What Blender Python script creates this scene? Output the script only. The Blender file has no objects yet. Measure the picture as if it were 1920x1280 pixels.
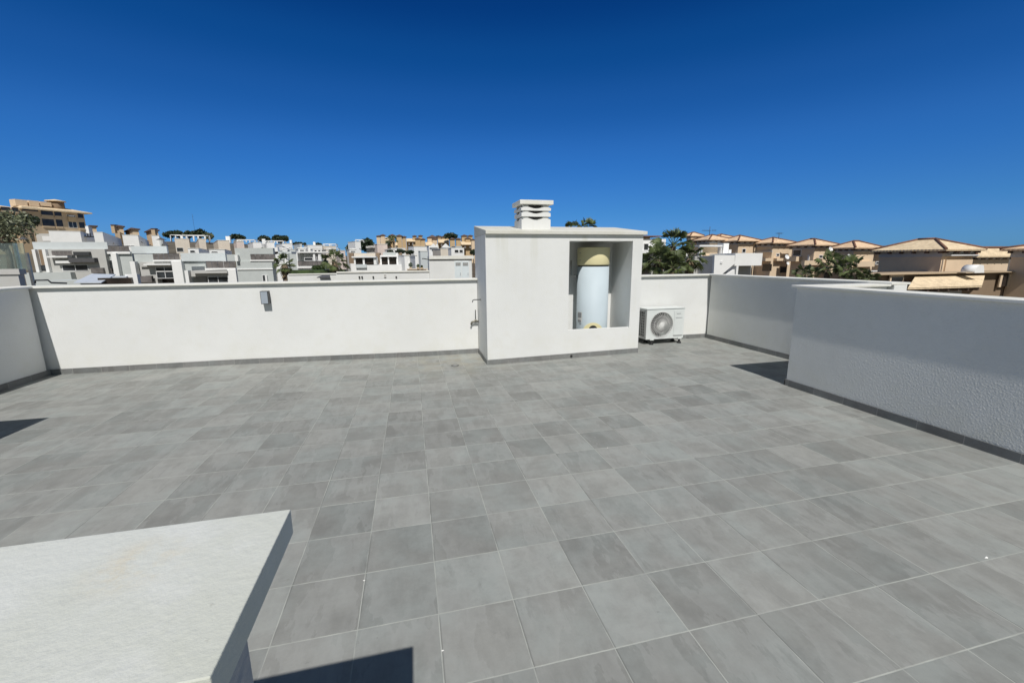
import bpy, math, random
from mathutils import Vector, Matrix
random.seed(7)
T = 1/3.0                      # one floor tile, metres
SC = bpy.context.scene
COL = SC.collection

# ------------------------------------------------------------------ camera
F, PITCH, ROLL, YAW = 789.06, 0.19249, -0.008, -0.23276
CAM = Vector((-0.12541*T, -4.80924*T, 4.56785*T))
def rotm():
    cy, sy = math.cos(YAW), math.sin(YAW)
    Rz = Matrix(((cy, sy, 0), (-sy, cy, 0), (0, 0, 1)))
    base = Matrix(((1, 0, 0), (0, 0, -1), (0, 1, 0)))
    cp, sp = math.cos(PITCH), math.sin(PITCH)
    Rx = Matrix(((1, 0, 0), (0, cp, -sp), (0, sp, cp)))
    cr, sr = math.cos(ROLL), math.sin(ROLL)
    Rr = Matrix(((cr, -sr, 0), (sr, cr, 0), (0, 0, 1)))
    return Rr @ Rx @ base @ Rz
RM = rotm()
RMT = RM.transposed()
def ray(px, py): return RMT @ Vector(((px-960)/F, (py-640)/F, 1))
def P(px, py, cz): return CAM + ray(px, py)*cz
def PY(px, py, Y):
    d = ray(px, py); return CAM + d*((Y-CAM.y)/d.y)
def PX(px, py, X):
    d = ray(px, py); return CAM + d*((X-CAM.x)/d.x)
cd = bpy.data.cameras.new('camera'); cam = bpy.data.objects.new('camera', cd); COL.objects.link(cam)
cd.sensor_width = 36; cd.lens = 36*F/1920; cd.clip_start = 0.02; cd.clip_end = 9000
r0, r1, r2 = RM[0], RM[1], RM[2]
cam.matrix_world = Matrix(((r0[0], -r1[0], -r2[0], CAM.x), (r0[1], -r1[1], -r2[1], CAM.y), (r0[2], -r1[2], -r2[2], CAM.z), (0, 0, 0, 1)))
SC.camera = cam

# ------------------------------------------------------------------ light
SUN = Vector((0.09, 1.0, -1.26)).normalized()
ld = bpy.data.lights.new('sun', 'SUN'); ld.energy = 4.05; ld.angle = math.radians(0.5); ld.color = (1, 0.968, 0.92)
lo = bpy.data.objects.new('sun', ld); COL.objects.link(lo)
lo.rotation_euler = SUN.to_track_quat('-Z', 'Y').to_euler(); lo.location = (0, -20, 30)
w = bpy.data.worlds.new('World'); SC.world = w; w.use_nodes = True
nt = w.node_tree; nt.nodes.clear()
sky = nt.nodes.new('ShaderNodeTexSky'); sky.sky_type = 'NISHITA'; sky.sun_disc = False
sky.sun_elevation = math.asin(-SUN.z); sky.sun_rotation = math.radians(180+5.1)
sky.altitude = 200; sky.air_density = 1.0; sky.dust_density = 0.35; sky.ozone_density = 1.5
bg = nt.nodes.new('ShaderNodeBackground'); out = nt.nodes.new('ShaderNodeOutputWorld')
# a clear, strongly polarised sky: the Nishita colour graded by height above the horizon
geo = nt.nodes.new('ShaderNodeTexCoord'); sx_ = nt.nodes.new('ShaderNodeSeparateXYZ'); nt.links.new(geo.outputs['Generated'], sx_.inputs[0])
rp = nt.nodes.new('ShaderNodeValToRGB'); cr_ = rp.color_ramp; cr_.interpolation = 'EASE'
stops = [(0.0, (.15, .42, 1.0)), (.056, (.15, .40, .90)), (.103, (.13, .40, .84)), (.213, (.105, .405, .87)), (.31, (.064, .35, .79)), (.39, (.03, .30, .71)), (.47, (.014, .22, .60)), (.56, (.08, .26, .46)), (.68, (.50, .52, .44))]
while len(cr_.elements) < len(stops): cr_.elements.new(0.5)
for e_, (p_, c_) in zip(cr_.elements, stops): e_.position = p_
for e_, (p_, c_) in zip(cr_.elements, stops): e_.color = (*c_, 1)
mx = nt.nodes.new('ShaderNodeMix'); mx.data_type = 'RGBA'; mx.blend_type = 'MULTIPLY'; mx.inputs[0].default_value = 1
# the sunward half of the sky is paler, as a real sky is
sw = nt.nodes.new('ShaderNodeMapRange'); sw.interpolation_type = 'SMOOTHSTEP'; sw.inputs[1].default_value = 0.0; sw.inputs[2].default_value = -0.55
pale = nt.nodes.new('ShaderNodeMix'); pale.data_type = 'RGBA'; pale.inputs[7].default_value = (.46, .45, .38, 1)
nt.links.new(sx_.outputs[1], sw.inputs[0]); nt.links.new(sw.outputs[0], pale.inputs[0]); nt.links.new(rp.outputs[0], pale.inputs[6])
nt.links.new(sx_.outputs[2], rp.inputs[0]); nt.links.new(sky.outputs[0], mx.inputs[6]); nt.links.new(pale.outputs[2], mx.inputs[7])
nt.links.new(mx.outputs[2], bg.inputs[0]); nt.links.new(bg.outputs[0], out.inputs[0])
bg.inputs[1].default_value = 0.1
SC.view_settings.view_transform = 'Standard'; SC.view_settings.look = 'None'
SC.view_settings.exposure = 0; SC.view_settings.gamma = 1

# ------------------------------------------------------------------ materials
class N:
    def __init__(s, name):
        m = bpy.data.materials.new(name); m.use_nodes = True; s.m = m; s.t = m.node_tree
        s.b = s.t.nodes['Principled BSDF']
    def n(s, ty, **kw):
        x = s.t.nodes.new(ty)
        for k, v in kw.items():
            if k[0]=='i' and k[1:].isdigit(): x.inputs[int(k[1:])].default_value = v
            else: setattr(x, k, v)
        return x
    def l(s, a, b): s.t.links.new(a, b)
    def math(s, op, a, b=None, c=None):
        x = s.n('ShaderNodeMath', operation=op)
        for k, v in enumerate((a, b, c)):
            if v is None: continue
            if isinstance(v, (int, float)): x.inputs[k].default_value = v
            else: s.l(v, x.inputs[k])
        return x.outputs[0]
    def mix(s, f, a, b, mode='MIX'):
        x = s.n('ShaderNodeMix', data_type='RGBA', blend_type=mode)
        for k, v in ((0, f), (6, a), (7, b)):
            if isinstance(v, (int, float)): x.inputs[k].default_value = v
            elif isinstance(v, tuple): x.inputs[k].default_value = (*v, 1)
            else: s.l(v, x.inputs[k])
        return x.outputs[2]
    def ramp(s, f, a, b):
        x = s.n('ShaderNodeMapRange', interpolation_type='SMOOTHSTEP'); x.inputs[1].default_value = a; x.inputs[2].default_value = b
        s.l(f, x.inputs[0]); return x.outputs[0]
    def noise(s, vec, scale, detail=4, rough=0.55):
        x = s.n('ShaderNodeTexNoise'); x.inputs['Scale'].default_value = scale; x.inputs['Detail'].default_value = detail
        x.inputs['Roughness'].default_value = rough
        if vec is not None: s.l(vec, x.inputs['Vector'])
        return x.outputs[0]
    def bump(s, h, strength, dist=0.01):
        x = s.n('ShaderNodeBump'); x.inputs['Strength'].default_value = strength; x.inputs['Distance'].default_value = dist
        s.l(h, x.inputs['Height']); s.l(x.outputs[0], s.b.inputs['Normal'])
    def pos(s): return s.n('ShaderNodeNewGeometry').outputs['Position']
def dark(c, k): return tuple(x*k for x in c)
def simple(name, c, rough=0.6, var=0.12, scale=3.0, bump=0, bscale=60, metal=0, spec=0.5):
    q = N(name); p = q.pos(); f = q.ramp(q.noise(p, scale), 0.3, 0.7)
    q.l(q.mix(f, dark(c, 1-var), dark(c, 1+var*0.6)), q.b.inputs['Base Color'])
    q.b.inputs['Roughness'].default_value = rough; q.b.inputs['Metallic'].default_value = metal
    q.b.inputs['Specular IOR Level'].default_value = spec
    if bump: q.bump(q.noise(p, bscale, 3), bump, 0.01)
    return q.m
def stucco(name, c, bump=0.5, bscale=75, stain=0.05, streak=0.0, coarse=False, base=False):
    q = N(name); p = q.pos()
    big = q.ramp(q.noise(p, 0.9, 5, 0.6), 0.35, 0.75)
    col = q.mix(big, c, dark(c, 1-stain))
    mid = q.ramp(q.noise(p, 7, 5, 0.65), 0.45, 0.8)
    col = q.mix(q.math('MULTIPLY', mid, 0.5), col, tuple(a*b for a, b in zip(c, (0.93, 0.92, 0.88))))
    if streak:
        mp = q.n('ShaderNodeMapping'); mp.inputs['Scale'].default_value = (5, 5, 0.25); q.l(p, mp.inputs[0])
        sn = q.ramp(q.noise(mp.outputs[0], 1.3, 4, 0.6), 0.52, 0.75)
        sp = q.n('ShaderNodeSeparateXYZ'); q.l(p, sp.inputs[0])
        top = q.ramp(sp.outputs[2], 1.0, 1.85)
        col = q.mix(q.math('MULTIPLY', q.math('MULTIPLY', sn, top), streak), col, tuple(a*b for a, b in zip(c, (0.78, 0.77, 0.66))))
    if base:
        sb = q.n('ShaderNodeSeparateXYZ'); q.l(p, sb.inputs[0])
        low = q.math('MULTIPLY', q.ramp(sb.outputs[2], 0.5, 0.05), q.ramp(q.noise(p, 2.6, 5, 0.65), 0.4, 0.7)); col = q.mix(q.math('MULTIPLY', low, 0.3), col, tuple(a*b for a, b in zip(c, (0.84, 0.82, 0.7))))
        mq = q.n('ShaderNodeMapping'); mq.inputs['Scale'].default_value = (6, 6, 0.35); q.l(p, mq.inputs[0])
        dr = q.math('MULTIPLY', q.ramp(q.noise(mq.outputs[0], 1.0, 4, 0.6), 0.56, 0.75), q.ramp(sb.outputs[2], 0.35, 1.15)); col = q.mix(q.math('MULTIPLY', dr, 0.22), col, tuple(a*b for a, b in zip(c, (0.86, 0.85, 0.8))))
    q.l(col, q.b.inputs['Base Color']); q.b.inputs['Roughness'].default_value = 0.9; q.b.inputs['Specular IOR Level'].default_value = 0.2
    h = q.noise(p, bscale, 3, 0.5)
    if coarse:
        v = q.n('ShaderNodeTexVoronoi'); v.inputs['Scale'].default_value = 38; q.l(p, v.inputs['Vector'])
        h = q.math('ADD', h, q.math('MULTIPLY', q.ramp(v.outputs[0], 0.42, 0.12), 0.4))
    q.bump(h, bump, 0.006)
    return q.m
M = {}
WALLC = (0.74, 0.745, 0.73)
M['stucco'] = stucco('white stucco', WALLC, 0.35, 75, 0.06, base=True)
M['stucco_box'] = stucco('weathered white stucco', WALLC, 0.35, 75, 0.06, 0.5, base=True)
M['stucco_rough'] = stucco('rough white stucco', (0.76, 0.765, 0.74), 0.33, 70, 0.09, 0, True, True)
M['stucco_shade'] = stucco('rough stucco greyed for shade', (0.4, 0.41, 0.42), 0.75, 60, 0.06, 0, True)  # grey base colour stands in for the shade on the foreground wall
def stonecap(name, c, rust):
    q = N(name); p = q.pos()
    a = q.ramp(q.noise(p, 3.2, 6, 0.65), 0.35, 0.72)
    col = q.mix(a, c, tuple(x*y for x, y in zip(c, (0.9, 0.9, 0.84))))
    b = q.ramp(q.noise(p, 45, 5, 0.7), 0.55, 0.75)
    col = q.mix(q.math('MULTIPLY', b, 0.3), col, dark(c, 0.75))
    if rust:
        cl = q.ramp(q.noise(p, 2.1, 5, 0.6), 0.42, 0.62); col = q.mix(q.math('MULTIPLY', cl, 0.5), col, (0.66, 0.64, 0.555))
        pl = q.ramp(q.noise(p, 9, 6, 0.7), 0.5, 0.72); col = q.mix(q.math('MULTIPLY', pl, 0.35), col, (0.7, 0.71, 0.7))
        vd = q.n('ShaderNodeVectorMath', operation='DISTANCE'); vd.inputs[1].default_value = (-0.315, -1.165, 3.7*T); q.l(p, vd.inputs[0])
        r = q.math('MULTIPLY', q.ramp(vd.outputs['Value'], 0.055, 0.005), q.ramp(q.noise(p, 22, 5, 0.7), 0.42, 0.62))
        col = q.mix(q.math('MULTIPLY', r, 0.4), col, (0.62, 0.48, 0.27))
        sp_ = q.ramp(q.noise(p, 60, 4, 0.6), 0.68, 0.74); col = q.mix(q.math('MULTIPLY', sp_, 0.4), col, (0.3, 0.3, 0.28))
    q.l(col, q.b.inputs['Base Color']); q.b.inputs['Roughness'].default_value = 0.75
    q.bump(q.noise(p, 90, 4, 0.65), 0.3, 0.004); return q.m
M['cap'] = stonecap('pale stone coping', (0.78, 0.77, 0.73), False)
M['cap_rust'] = stonecap('pale stone coping with rust marks', (0.60, 0.615, 0.58), True)
M['cap_old'] = stonecap('weathered stone slab', (0.66, 0.65, 0.60), False)
def tiles(name, base, grout, fx=True, skirt=False):
    q = N(name); p = q.pos()
    sc = q.n('ShaderNodeVectorMath', operation='SCALE'); sc.inputs['Scale'].default_value = 1/T; q.l(p, sc.inputs[0])
    sp = q.n('ShaderNodeSeparateXYZ'); q.l(sc.outputs[0], sp.inputs[0])
    X, Y = sp.outputs[0], sp.outputs[1]
    ix, iy = q.math('FLOOR', X), q.math('FLOOR', Y)
    cb = q.n('ShaderNodeCombineXYZ'); q.l(ix, cb.inputs[0]); q.l(iy, cb.inputs[1])
    wn = q.n('ShaderNodeTexWhiteNoise', noise_dimensions='2D'); q.l(cb.outputs[0], wn.inputs['Vector'])
    wv, wc = wn.outputs['Value'], wn.outputs['Color']
    off = q.n('ShaderNodeVectorMath', operation='SCALE'); off.inputs['Scale'].default_value = 37; q.l(wc, off.inputs[0])
    ad = q.n('ShaderNodeVectorMath', operation='ADD'); q.l(sc.outputs[0], ad.inputs[0]); q.l(off.outputs[0], ad.inputs[1])
    # streaks lie along a tile; some tiles were laid turned
    def streaks(scale):
        mp = q.n('ShaderNodeMapping'); mp.inputs['Scale'].default_value = scale; q.l(ad.outputs[0], mp.inputs[0])
        return q.noise(mp.outputs[0], 1.0, 6, 0.62)
    sA, sB = streaks((3.2, 0.7, 1)), streaks((0.7, 3.0, 1))
    turn = q.math('GREATER_THAN', q.math('FRACT', q.math('MULTIPLY', wv, 7.3)), 0.72)
    st = q.math('ADD', q.math('MULTIPLY', sA, q.math('SUBTRACT', 1.0, turn)), q.math('MULTIPLY', sB, turn))
    cl = q.noise(ad.outputs[0], 1.6, 6, 0.7)
    fine = q.noise(ad.outputs[0], 16, 6, 0.78)
    v = q.math('ADD', q.math('MULTIPLY', st, 0.36), q.math('MULTIPLY', cl, 0.76))
    v = q.ramp(v, 0.40, 0.72)
    v = q.math('ADD', v, q.math('MULTIPLY', q.math('SUBTRACT', fine, 0.5), 0.7))
    tone = q.math("ADD", 0.845, q.math("MULTIPLY", wv, 0.31))
    col = q.mix(v, dark(base, 0.88), dark(base, 1.13))
    cx = q.n('ShaderNodeVectorMath', operation='SCALE'); q.l(col, cx.inputs[0]); q.l(tone, cx.inputs['Scale'])
    hue = q.mix(q.ramp(q.noise(ad.outputs[0], 0.8, 3), 0.4, 0.65), (1.0, 0.99, 0.968), (0.965, 1.0, 0.99))
    col = q.mix(1.0, cx.outputs[0], hue, 'MULTIPLY')
    # veins: broad slabs of paler or darker tone with one crisp side, as printed on the tile
    mpv = q.n('ShaderNodeMapping'); mpv.inputs['Scale'].default_value = (1.5, 0.5, 1); q.l(ad.outputs[0], mpv.inputs[0])
    vn = q.noise(mpv.outputs[0], 1.0, 7, 0.6); vein = q.math('MULTIPLY', q.ramp(vn, 0.50, 0.515), q.ramp(vn, 0.66, 0.52))
    col = q.mix(q.math('MULTIPLY', vein, 0.24), col, dark(base, 1.42))
    mpd = q.n('ShaderNodeMapping'); mpd.inputs['Scale'].default_value = (4.5, 1.1, 1); mpd.inputs['Location'].default_value = (9, 3, 1); q.l(ad.outputs[0], mpd.inputs[0])
    dn = q.ramp(q.noise(mpd.outputs[0], 1.0, 7, 0.68), 0.58, 0.70); col = q.mix(q.math('MULTIPLY', dn, 0.3), col, dark(base, 0.62))
    dark_spot = q.ramp(q.noise(ad.outputs[0], 5.5, 5, 0.7), 0.66, 0.74)
    col = q.mix(q.math('MULTIPLY', dark_spot, 0.35), col, dark(base, 0.5))
    if not skirt:  # weathering: pale dust film and a brownish mark round the drain
        dust = q.ramp(q.noise(p, 0.45, 4, 0.6), 0.4, 0.8)
        col = q.mix(q.math('MULTIPLY', dust, 0.16), col, (0.36, 0.35, 0.32))
        vd = q.n('ShaderNodeVectorMath', operation='DISTANCE'); vd.inputs[1].default_value = (1.75*T, 14.4*T, 0); q.l(p, vd.inputs[0])
        ring = q.math('MULTIPLY', q.ramp(vd.outputs['Value'], 1.3, 0.1), q.ramp(q.noise(p, 3.5, 4), 0.35, 0.7))
        col = q.mix(q.math('MULTIPLY', ring, 0.4), col, (0.36, 0.32, 0.22))
    # joints
    def joint(c, wdt):
        fr = q.math('FRACT', c); d = q.math('MINIMUM', fr, q.math('SUBTRACT', 1.0, fr))
        return q.ramp(d, wdt, wdt*0.55), d
    wob = q.math('MULTIPLY', q.math('SUBTRACT', q.noise(p, 30, 2), 0.5), 0.006)
    jx, dx = joint(q.math('ADD', X, wob), 0.0085)
    jy, dy = joint(q.math('ADD', Y, wob), 0.0105)
    gfade = q.ramp(q.noise(sc.outputs[0], 0.9, 4, 0.7), 0.36, 0.62)
    if skirt:
        j = q.math('MULTIPLY', q.math('MAXIMUM', jx if 'x' in skirt else 0.0, jy if 'y' in skirt else 0.0), 0.6)
    else:
        jx = q.math('MULTIPLY', jx, q.math('ADD', 0.12, q.math('MULTIPLY', gfade, 0.75)))
        jy = q.math('MULTIPLY', jy, q.math('ADD', 0.32, q.math('MULTIPLY', gfade, 0.65)))
        j = q.math('MAXIMUM', jx, jy)
    if not skirt:   # dirt gathered along one side of many joints
        frx = q.math('FRACT', X); ed = q.math('MULTIPLY', q.ramp(frx, 0.03, 0.008), q.ramp(q.noise(sc.outputs[0], 0.7, 3), 0.46, 0.56)); col = q.mix(q.math('MULTIPLY', ed, 0.6), col, dark(base, 0.45))
    col = q.mix(j, col, grout)
    q.l(col, q.b.inputs['Base Color'])
    q.b.inputs['Roughness'].default_value = 0.62; q.b.inputs['Specular IOR Level'].default_value = 0.35
    # height: shallow joints and slight grain
    if not skirt:
        hj = q.math('MINIMUM', q.ramp(dx, 0.004, 0.014), q.ramp(dy, 0.004, 0.014))
        h = q.math('ADD', q.math('MULTIPLY', hj, 0.6), q.math('MULTIPLY', fine, 0.25)); q.bump(h, 0.25, 0.003)
    return q.m
M['floor'] = tiles('grey porcelain floor tiles', (0.264, 0.269, 0.258), (0.44, 0.455, 0.415))
M['skx'] = tiles('grey tile skirting across', (0.185, 0.187, 0.185), (0.36, 0.35, 0.33), skirt='x')
M['sky'] = tiles('grey tile skirting along', (0.185, 0.187, 0.185), (0.36, 0.35, 0.33), skirt='y')
M['ground'] = simple('dry earth', (0.13, 0.11, 0.08), 0.95, 0.3, 0.15, 0.4, 2)
M['white'] = stucco('white house paint', (0.83, 0.83, 0.82), 0.2, 30, 0.06)
M['cream'] = stucco('cream house paint', (0.7, 0.63, 0.54), 0.2, 30, 0.07)
M['pink'] = stucco('pale rose house paint', (0.68, 0.58, 0.53), 0.2, 30, 0.07)
M['lgrey'] = stucco('pale grey cladding', (0.52, 0.55, 0.54), 0.2, 30, 0.08)
M['lblue'] = stucco('pale blue grey paint', (0.6, 0.64, 0.65), 0.2, 30, 0.06)
M['wgrey'] = stucco('warm grey paint', (0.51, 0.505, 0.485), 0.2, 30, 0.06)
M['ochre'] = stucco('ochre stucco', (0.56, 0.41, 0.24), 0.25, 20, 0.1)
M['sand'] = stucco('sand coloured stucco', (0.72, 0.57, 0.41), 0.25, 20, 0.1)
M['tan'] = stucco('tan stucco', (0.52, 0.4, 0.27), 0.25, 20, 0.12)
M['brownw'] = stucco('brown stucco', (0.26, 0.19, 0.13), 0.25, 20, 0.12)
M['greyband'] = stucco('grey eaves band', (0.52, 0.51, 0.49), 0.2, 30, 0.06)
def rooft(name, c):
    q = N(name); p = q.pos(); sp = q.n('ShaderNodeSeparateXYZ'); q.l(p, sp.inputs[0])
    fr = q.math('FRACT', q.math('MULTIPLY', sp.outputs[2], 7.5))
    course = q.ramp(fr, 0.0, 0.35)
    wx = q.math('SINE', q.math('MULTIPLY', q.math('ADD', sp.outputs[0], sp.outputs[1]), 21))
    n = q.ramp(q.noise(p, 2.2, 5, 0.7), 0.3, 0.72)
    col = q.mix(n, dark(c, 0.78), dark(c, 1.12))
    wn = q.ramp(q.noise(p, 11, 2), 0.5, 0.75)
    col = q.mix(q.math('MULTIPLY', wn, 0.3), col, tuple(a*b for a, b in zip(c, (0.8, 0.62, 0.5))))
    q.l(col, q.b.inputs['Base Color']); q.b.inputs['Roughness'].default_value = 0.85
    q.bump(q.math('ADD', q.math('MULTIPLY', course, 0.7), q.math('MULTIPLY', wx, 0.3)), 0.8, 0.05); return q.m
M['tile'] = rooft('apricot clay roof tiles', (0.8, 0.58, 0.385))
M['tile2'] = rooft('straw clay roof tiles', (0.8, 0.64, 0.43))
M['tiledark'] = rooft('dark brown roof tiles', (0.13, 0.085, 0.07))
M['ridge'] = simple('red brown ridge tiles', (0.2, 0.1, 0.065), 0.85, 0.3, 6)
def glassy(name, c):
    q = N(name); p = q.pos(); f = q.ramp(q.noise(p, 0.8), 0.35, 0.7)
    q.l(q.mix(f, dark(c, 0.6), dark(c, 1.5)), q.b.inputs['Base Color']); q.b.inputs['Roughness'].default_value = 0.12; return q.m
M['pane'] = glassy('dark window glass', (0.035, 0.04, 0.045))
M['opening_shade'] = glassy('shaded opening', (0.035, 0.028, 0.024))  # dark colour painted in for the shade inside recesses and openings
M['railpanel'] = simple('smoked railing panel', (0.17, 0.155, 0.15), 0.3, 0.3, 1.2)
M['frame'] = simple('white window frame', (0.74, 0.74, 0.74), 0.5, 0.05)
M['darkmetal'] = simple('dark grey metal', (0.05, 0.052, 0.055), 0.5, 0.15, 10)
M['steel'] = simple('brushed steel', (0.42, 0.42, 0.41), 0.35, 0.15, 12, metal=0.85)
M['brass'] = simple('weathered brass', (0.25, 0.235, 0.19), 0.45, 0.25, 30, metal=0.6)
M['awning'] = simple('charcoal awning cloth', (0.085, 0.085, 0.09), 0.8, 0.15)
M['sheet'] = simple('pale corrugated sheet', (0.56, 0.6, 0.66), 0.5, 0.08)
M['doorblue'] = simple('white louvred shutter', (0.68, 0.74, 0.76), 0.5, 0.04)
M['acwhite'] = simple('off white enamel', (0.66, 0.69, 0.675), 0.42, 0.05, 5)
M['acdark'] = simple('grey fan cavity', (0.1, 0.1, 0.097), 0.6, 0.3, 8)
M['acfin'] = simple('aluminium coil fins', (0.1, 0.105, 0.1), 0.45, 0.3, 20, metal=0.5)
M['acgrey'] = simple('grey enamel side panel', (0.42, 0.43, 0.42), 0.5, 0.06)
M['acfan'] = simple('dark grey fan plastic', (0.07, 0.07, 0.07), 0.6, 0.1)
M['rubber'] = simple('black rubber', (0.02, 0.02, 0.02), 0.8, 0.2)
M['tank'] = simple('pale blue enamel', (0.5, 0.575, 0.62), 0.6, 0.03, 3, spec=0.3)
M['creamplastic'] = simple('aged cream plastic', (0.71, 0.645, 0.38), 0.45, 0.05, 4)
M['labelgrey'] = simple('printed rating label', (0.3, 0.31, 0.32), 0.5, 0.35, 160)
M['labelwhite'] = simple('white sticker', (0.72, 0.72, 0.7), 0.5, 0.04)
M['trunk'] = simple('palm trunk', (0.16, 0.12, 0.085), 0.95, 0.35, 6, 0.6, 25)
M['skirtleaf'] = simple('dry palm leaves', (0.2, 0.15, 0.085), 0.9, 0.35, 5)
def leafm(name, c):
    q = N(name); p = q.pos(); f = q.ramp(q.noise(p, 2.5, 3), 0.3, 0.7)
    q.l(q.mix(f, dark(c, 0.65), dark(c, 1.35)), q.b.inputs['Base Color']); q.b.inputs['Roughness'].default_value = 0.5
    return q.m
M['palm'] = leafm('palm leaf', (0.105, 0.135, 0.05))
M['pine'] = leafm('pine needles', (0.028, 0.045, 0.022))
M['olive'] = leafm('grey green needles', (0.135, 0.15, 0.085))
M['plant'] = leafm('green leaves', (0.05, 0.08, 0.025))
M['orange'] = simple('orange cushion', (0.6, 0.27, 0.08), 0.8, 0.1)
def glassm():
    q = N('tinted balustrade glass'); q.b.inputs['Base Color'].default_value = (0.66, 0.8, 0.78, 1)
    q.b.inputs['Transmission Weight'].default_value = 0.9; q.b.inputs['Roughness'].default_value = 0.02; q.b.inputs['IOR'].default_value = 1.05
    return q.m
M['glass'] = glassm()

# ------------------------------------------------------------------ mesh helper
class B:
    def __init__(s): s.v = []; s.f = []; s.sm = []
    def face(s, idx, smooth=False): s.f.append(tuple(idx)); s.sm.append(smooth)
    def add(s, vs, fs, smooth=False):
        o = len(s.v); s.v += [Vector(a) for a in vs]
        for f in fs: s.face([o+i for i in f], smooth)
        return s
    def prism(s, base, z0, z1):                     # base: 2D points anticlockwise
        n = len(base)
        if sum(base[i][0]*base[(i+1) % n][1]-base[(i+1) % n][0]*base[i][1] for i in range(n)) < 0: base = base[::-1]
        vs = [(p[0], p[1], z0) for p in base]+[(p[0], p[1], z1) for p in base]
        fs = [tuple(range(n))[::-1], tuple(range(n, 2*n))]+[(i, (i+1) % n, n+(i+1) % n, n+i) for i in range(n)]
        return s.add(vs, fs)
    def box(s, x0, x1, y0, y1, z0, z1):
        x0, x1 = sorted((x0, x1)); y0, y1 = sorted((y0, y1)); z0, z1 = sorted((z0, z1))
        return s.prism([(x0, y0), (x1, y0), (x1, y1), (x0, y1)], z0, z1)
    def tube(s, pts, r, n=8, smooth=True, caps=True):
        pts = [Vector(p) for p in pts]; o = len(s.v)
        rs = r if isinstance(r, (list, tuple)) else [r]*len(pts)
        for i, p in enumerate(pts):
            d = (pts[min(i+1, len(pts)-1)]-pts[max(i-1, 0)]).normalized()
            a = d.orthogonal().normalized() if i == 0 else (a-d*a.dot(d)).normalized()
            b = d.cross(a)
            for k in range(n):
                t = 2*math.pi*k/n; s.v.append(p+(a*math.cos(t)+b*math.sin(t))*rs[i])
        for i in range(len(pts)-1):
            for k in range(n):
                s.face((o+i*n+k, o+i*n+(k+1) % n, o+(i+1)*n+(k+1) % n, o+(i+1)*n+k), smooth)
        if caps:
            s.face([o+k for k in range(n)][::-1]); s.face([o+(len(pts)-1)*n+k for k in range(n)])
        return s
    def lathe(s, c, prof, n=48, axis='z', smooth=True):  # prof: (radius, height)
        o = len(s.v); c = Vector(c)
        for (r, h) in prof:
            for k in range(n):
                t = 2*math.pi*k/n; a, b = math.cos(t)*r, math.sin(t)*r
                s.v.append(c+(Vector((a, b, h)) if axis == 'z' else Vector((a, -h, b))))
        for i in range(len(prof)-1):
            for k in range(n):
                s.face((o+i*n+k, o+i*n+(k+1) % n, o+(i+1)*n+(k+1) % n, o+(i+1)*n+k), smooth)
        s.face([o+k for k in range(n)][::-1]); s.face([o+(len(prof)-1)*n+k for k in range(n)])
        return s
    def obj(s, name, mat, parent=None, bevel=0):
        loc = root_loc(parent) if parent else Vector((0, 0, 0))
        own = Vector((0, 0, 0))
        if not parent and s.v:
            xs = [v.x for v in s.v]; ys = [v.y for v in s.v]; zs = [v.z for v in s.v]
            own = Vector(((min(xs)+max(xs))/2, (min(ys)+max(ys))/2, min(zs)))
        me = bpy.data.meshes.new(name); me.from_pydata([tuple(v-loc-own) for v in s.v], [], s.f); me.update()
        for p, q in zip(me.polygons, s.sm): p.use_smooth = q
        o = bpy.data.objects.new(name, me); COL.objects.link(o); o.location = own
        if parent: o.parent = parent
        me.materials.append(M[mat] if isinstance(mat, str) else mat)
        if bevel:
            b = o.modifiers.new('bevel', 'BEVEL'); b.width = bevel; b.segments = 2; b.limit_method = 'ANGLE'; b.angle_limit = math.radians(40)
        return o
def root_loc(o):
    while o.parent: o = o.parent
    return Vector(o.location)
def thing(name, label, cat, loc, group=None):
    o = bpy.data.objects.new(name, None); COL.objects.link(o); o.location = loc; o.empty_display_size = 0.2
    return tag(o, label, cat, group)
def tag(o, label=None, cat=None, group=None, kind=None):
    if label: o['label'] = label
    if cat: o['category'] = cat
    if group: o['group'] = group
    if kind: o['kind'] = kind
    return o
def copy_tree(o, parent=None):
    c = o.copy(); COL.objects.link(c)
    if parent: c.parent = parent
    for ch in list(o.children): copy_tree(ch, c)
    return c

# ================================================================== the terrace
LX, NX, FX, BY, NYE = -14.79*T, 12.85*T, 16.3*T, 15.97*T, 7.13*T
BL, BR, BF = 3.063*T, 10.55*T, 13.445*T
HW = 3.666*T                       # top of the coping
CT = 0.085*T                       # coping thickness
SKH = 0.225*T
DR = (1.62*T, 13.75*T)
def fz(x, y):
    r = math.hypot(x-DR[0], y-DR[1])/T
    k = min(1, r/10); return T*(-0.12+0.16*(k*k*(3-2*k)*0.4+0.6*k))
# floor
b = B(); nx, ny = 96, 110; X0, X1, Y0, Y1 = -16*T, 18*T, -24*T, 16.2*T
for j in range(ny+1):
    for i in range(nx+1):
        x = X0+(X1-X0)*i/nx; y = Y0+(Y1-Y0)*j/ny; b.v.append(Vector((x, y, fz(x, y))))
for j in range(ny):
    for i in range(nx):
        o = j*(nx+1)+i; b.face((o, o+1, o+nx+2, o+nx+1), True)
tag(b.obj('terrace_floor', 'floor'), kind='structure')
b = B().box(X0-.25, X1+.25, Y0, 16.6*T, -10.5, -0.3)
tag(b.obj('building_base', 'white'), kind='structure')

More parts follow.
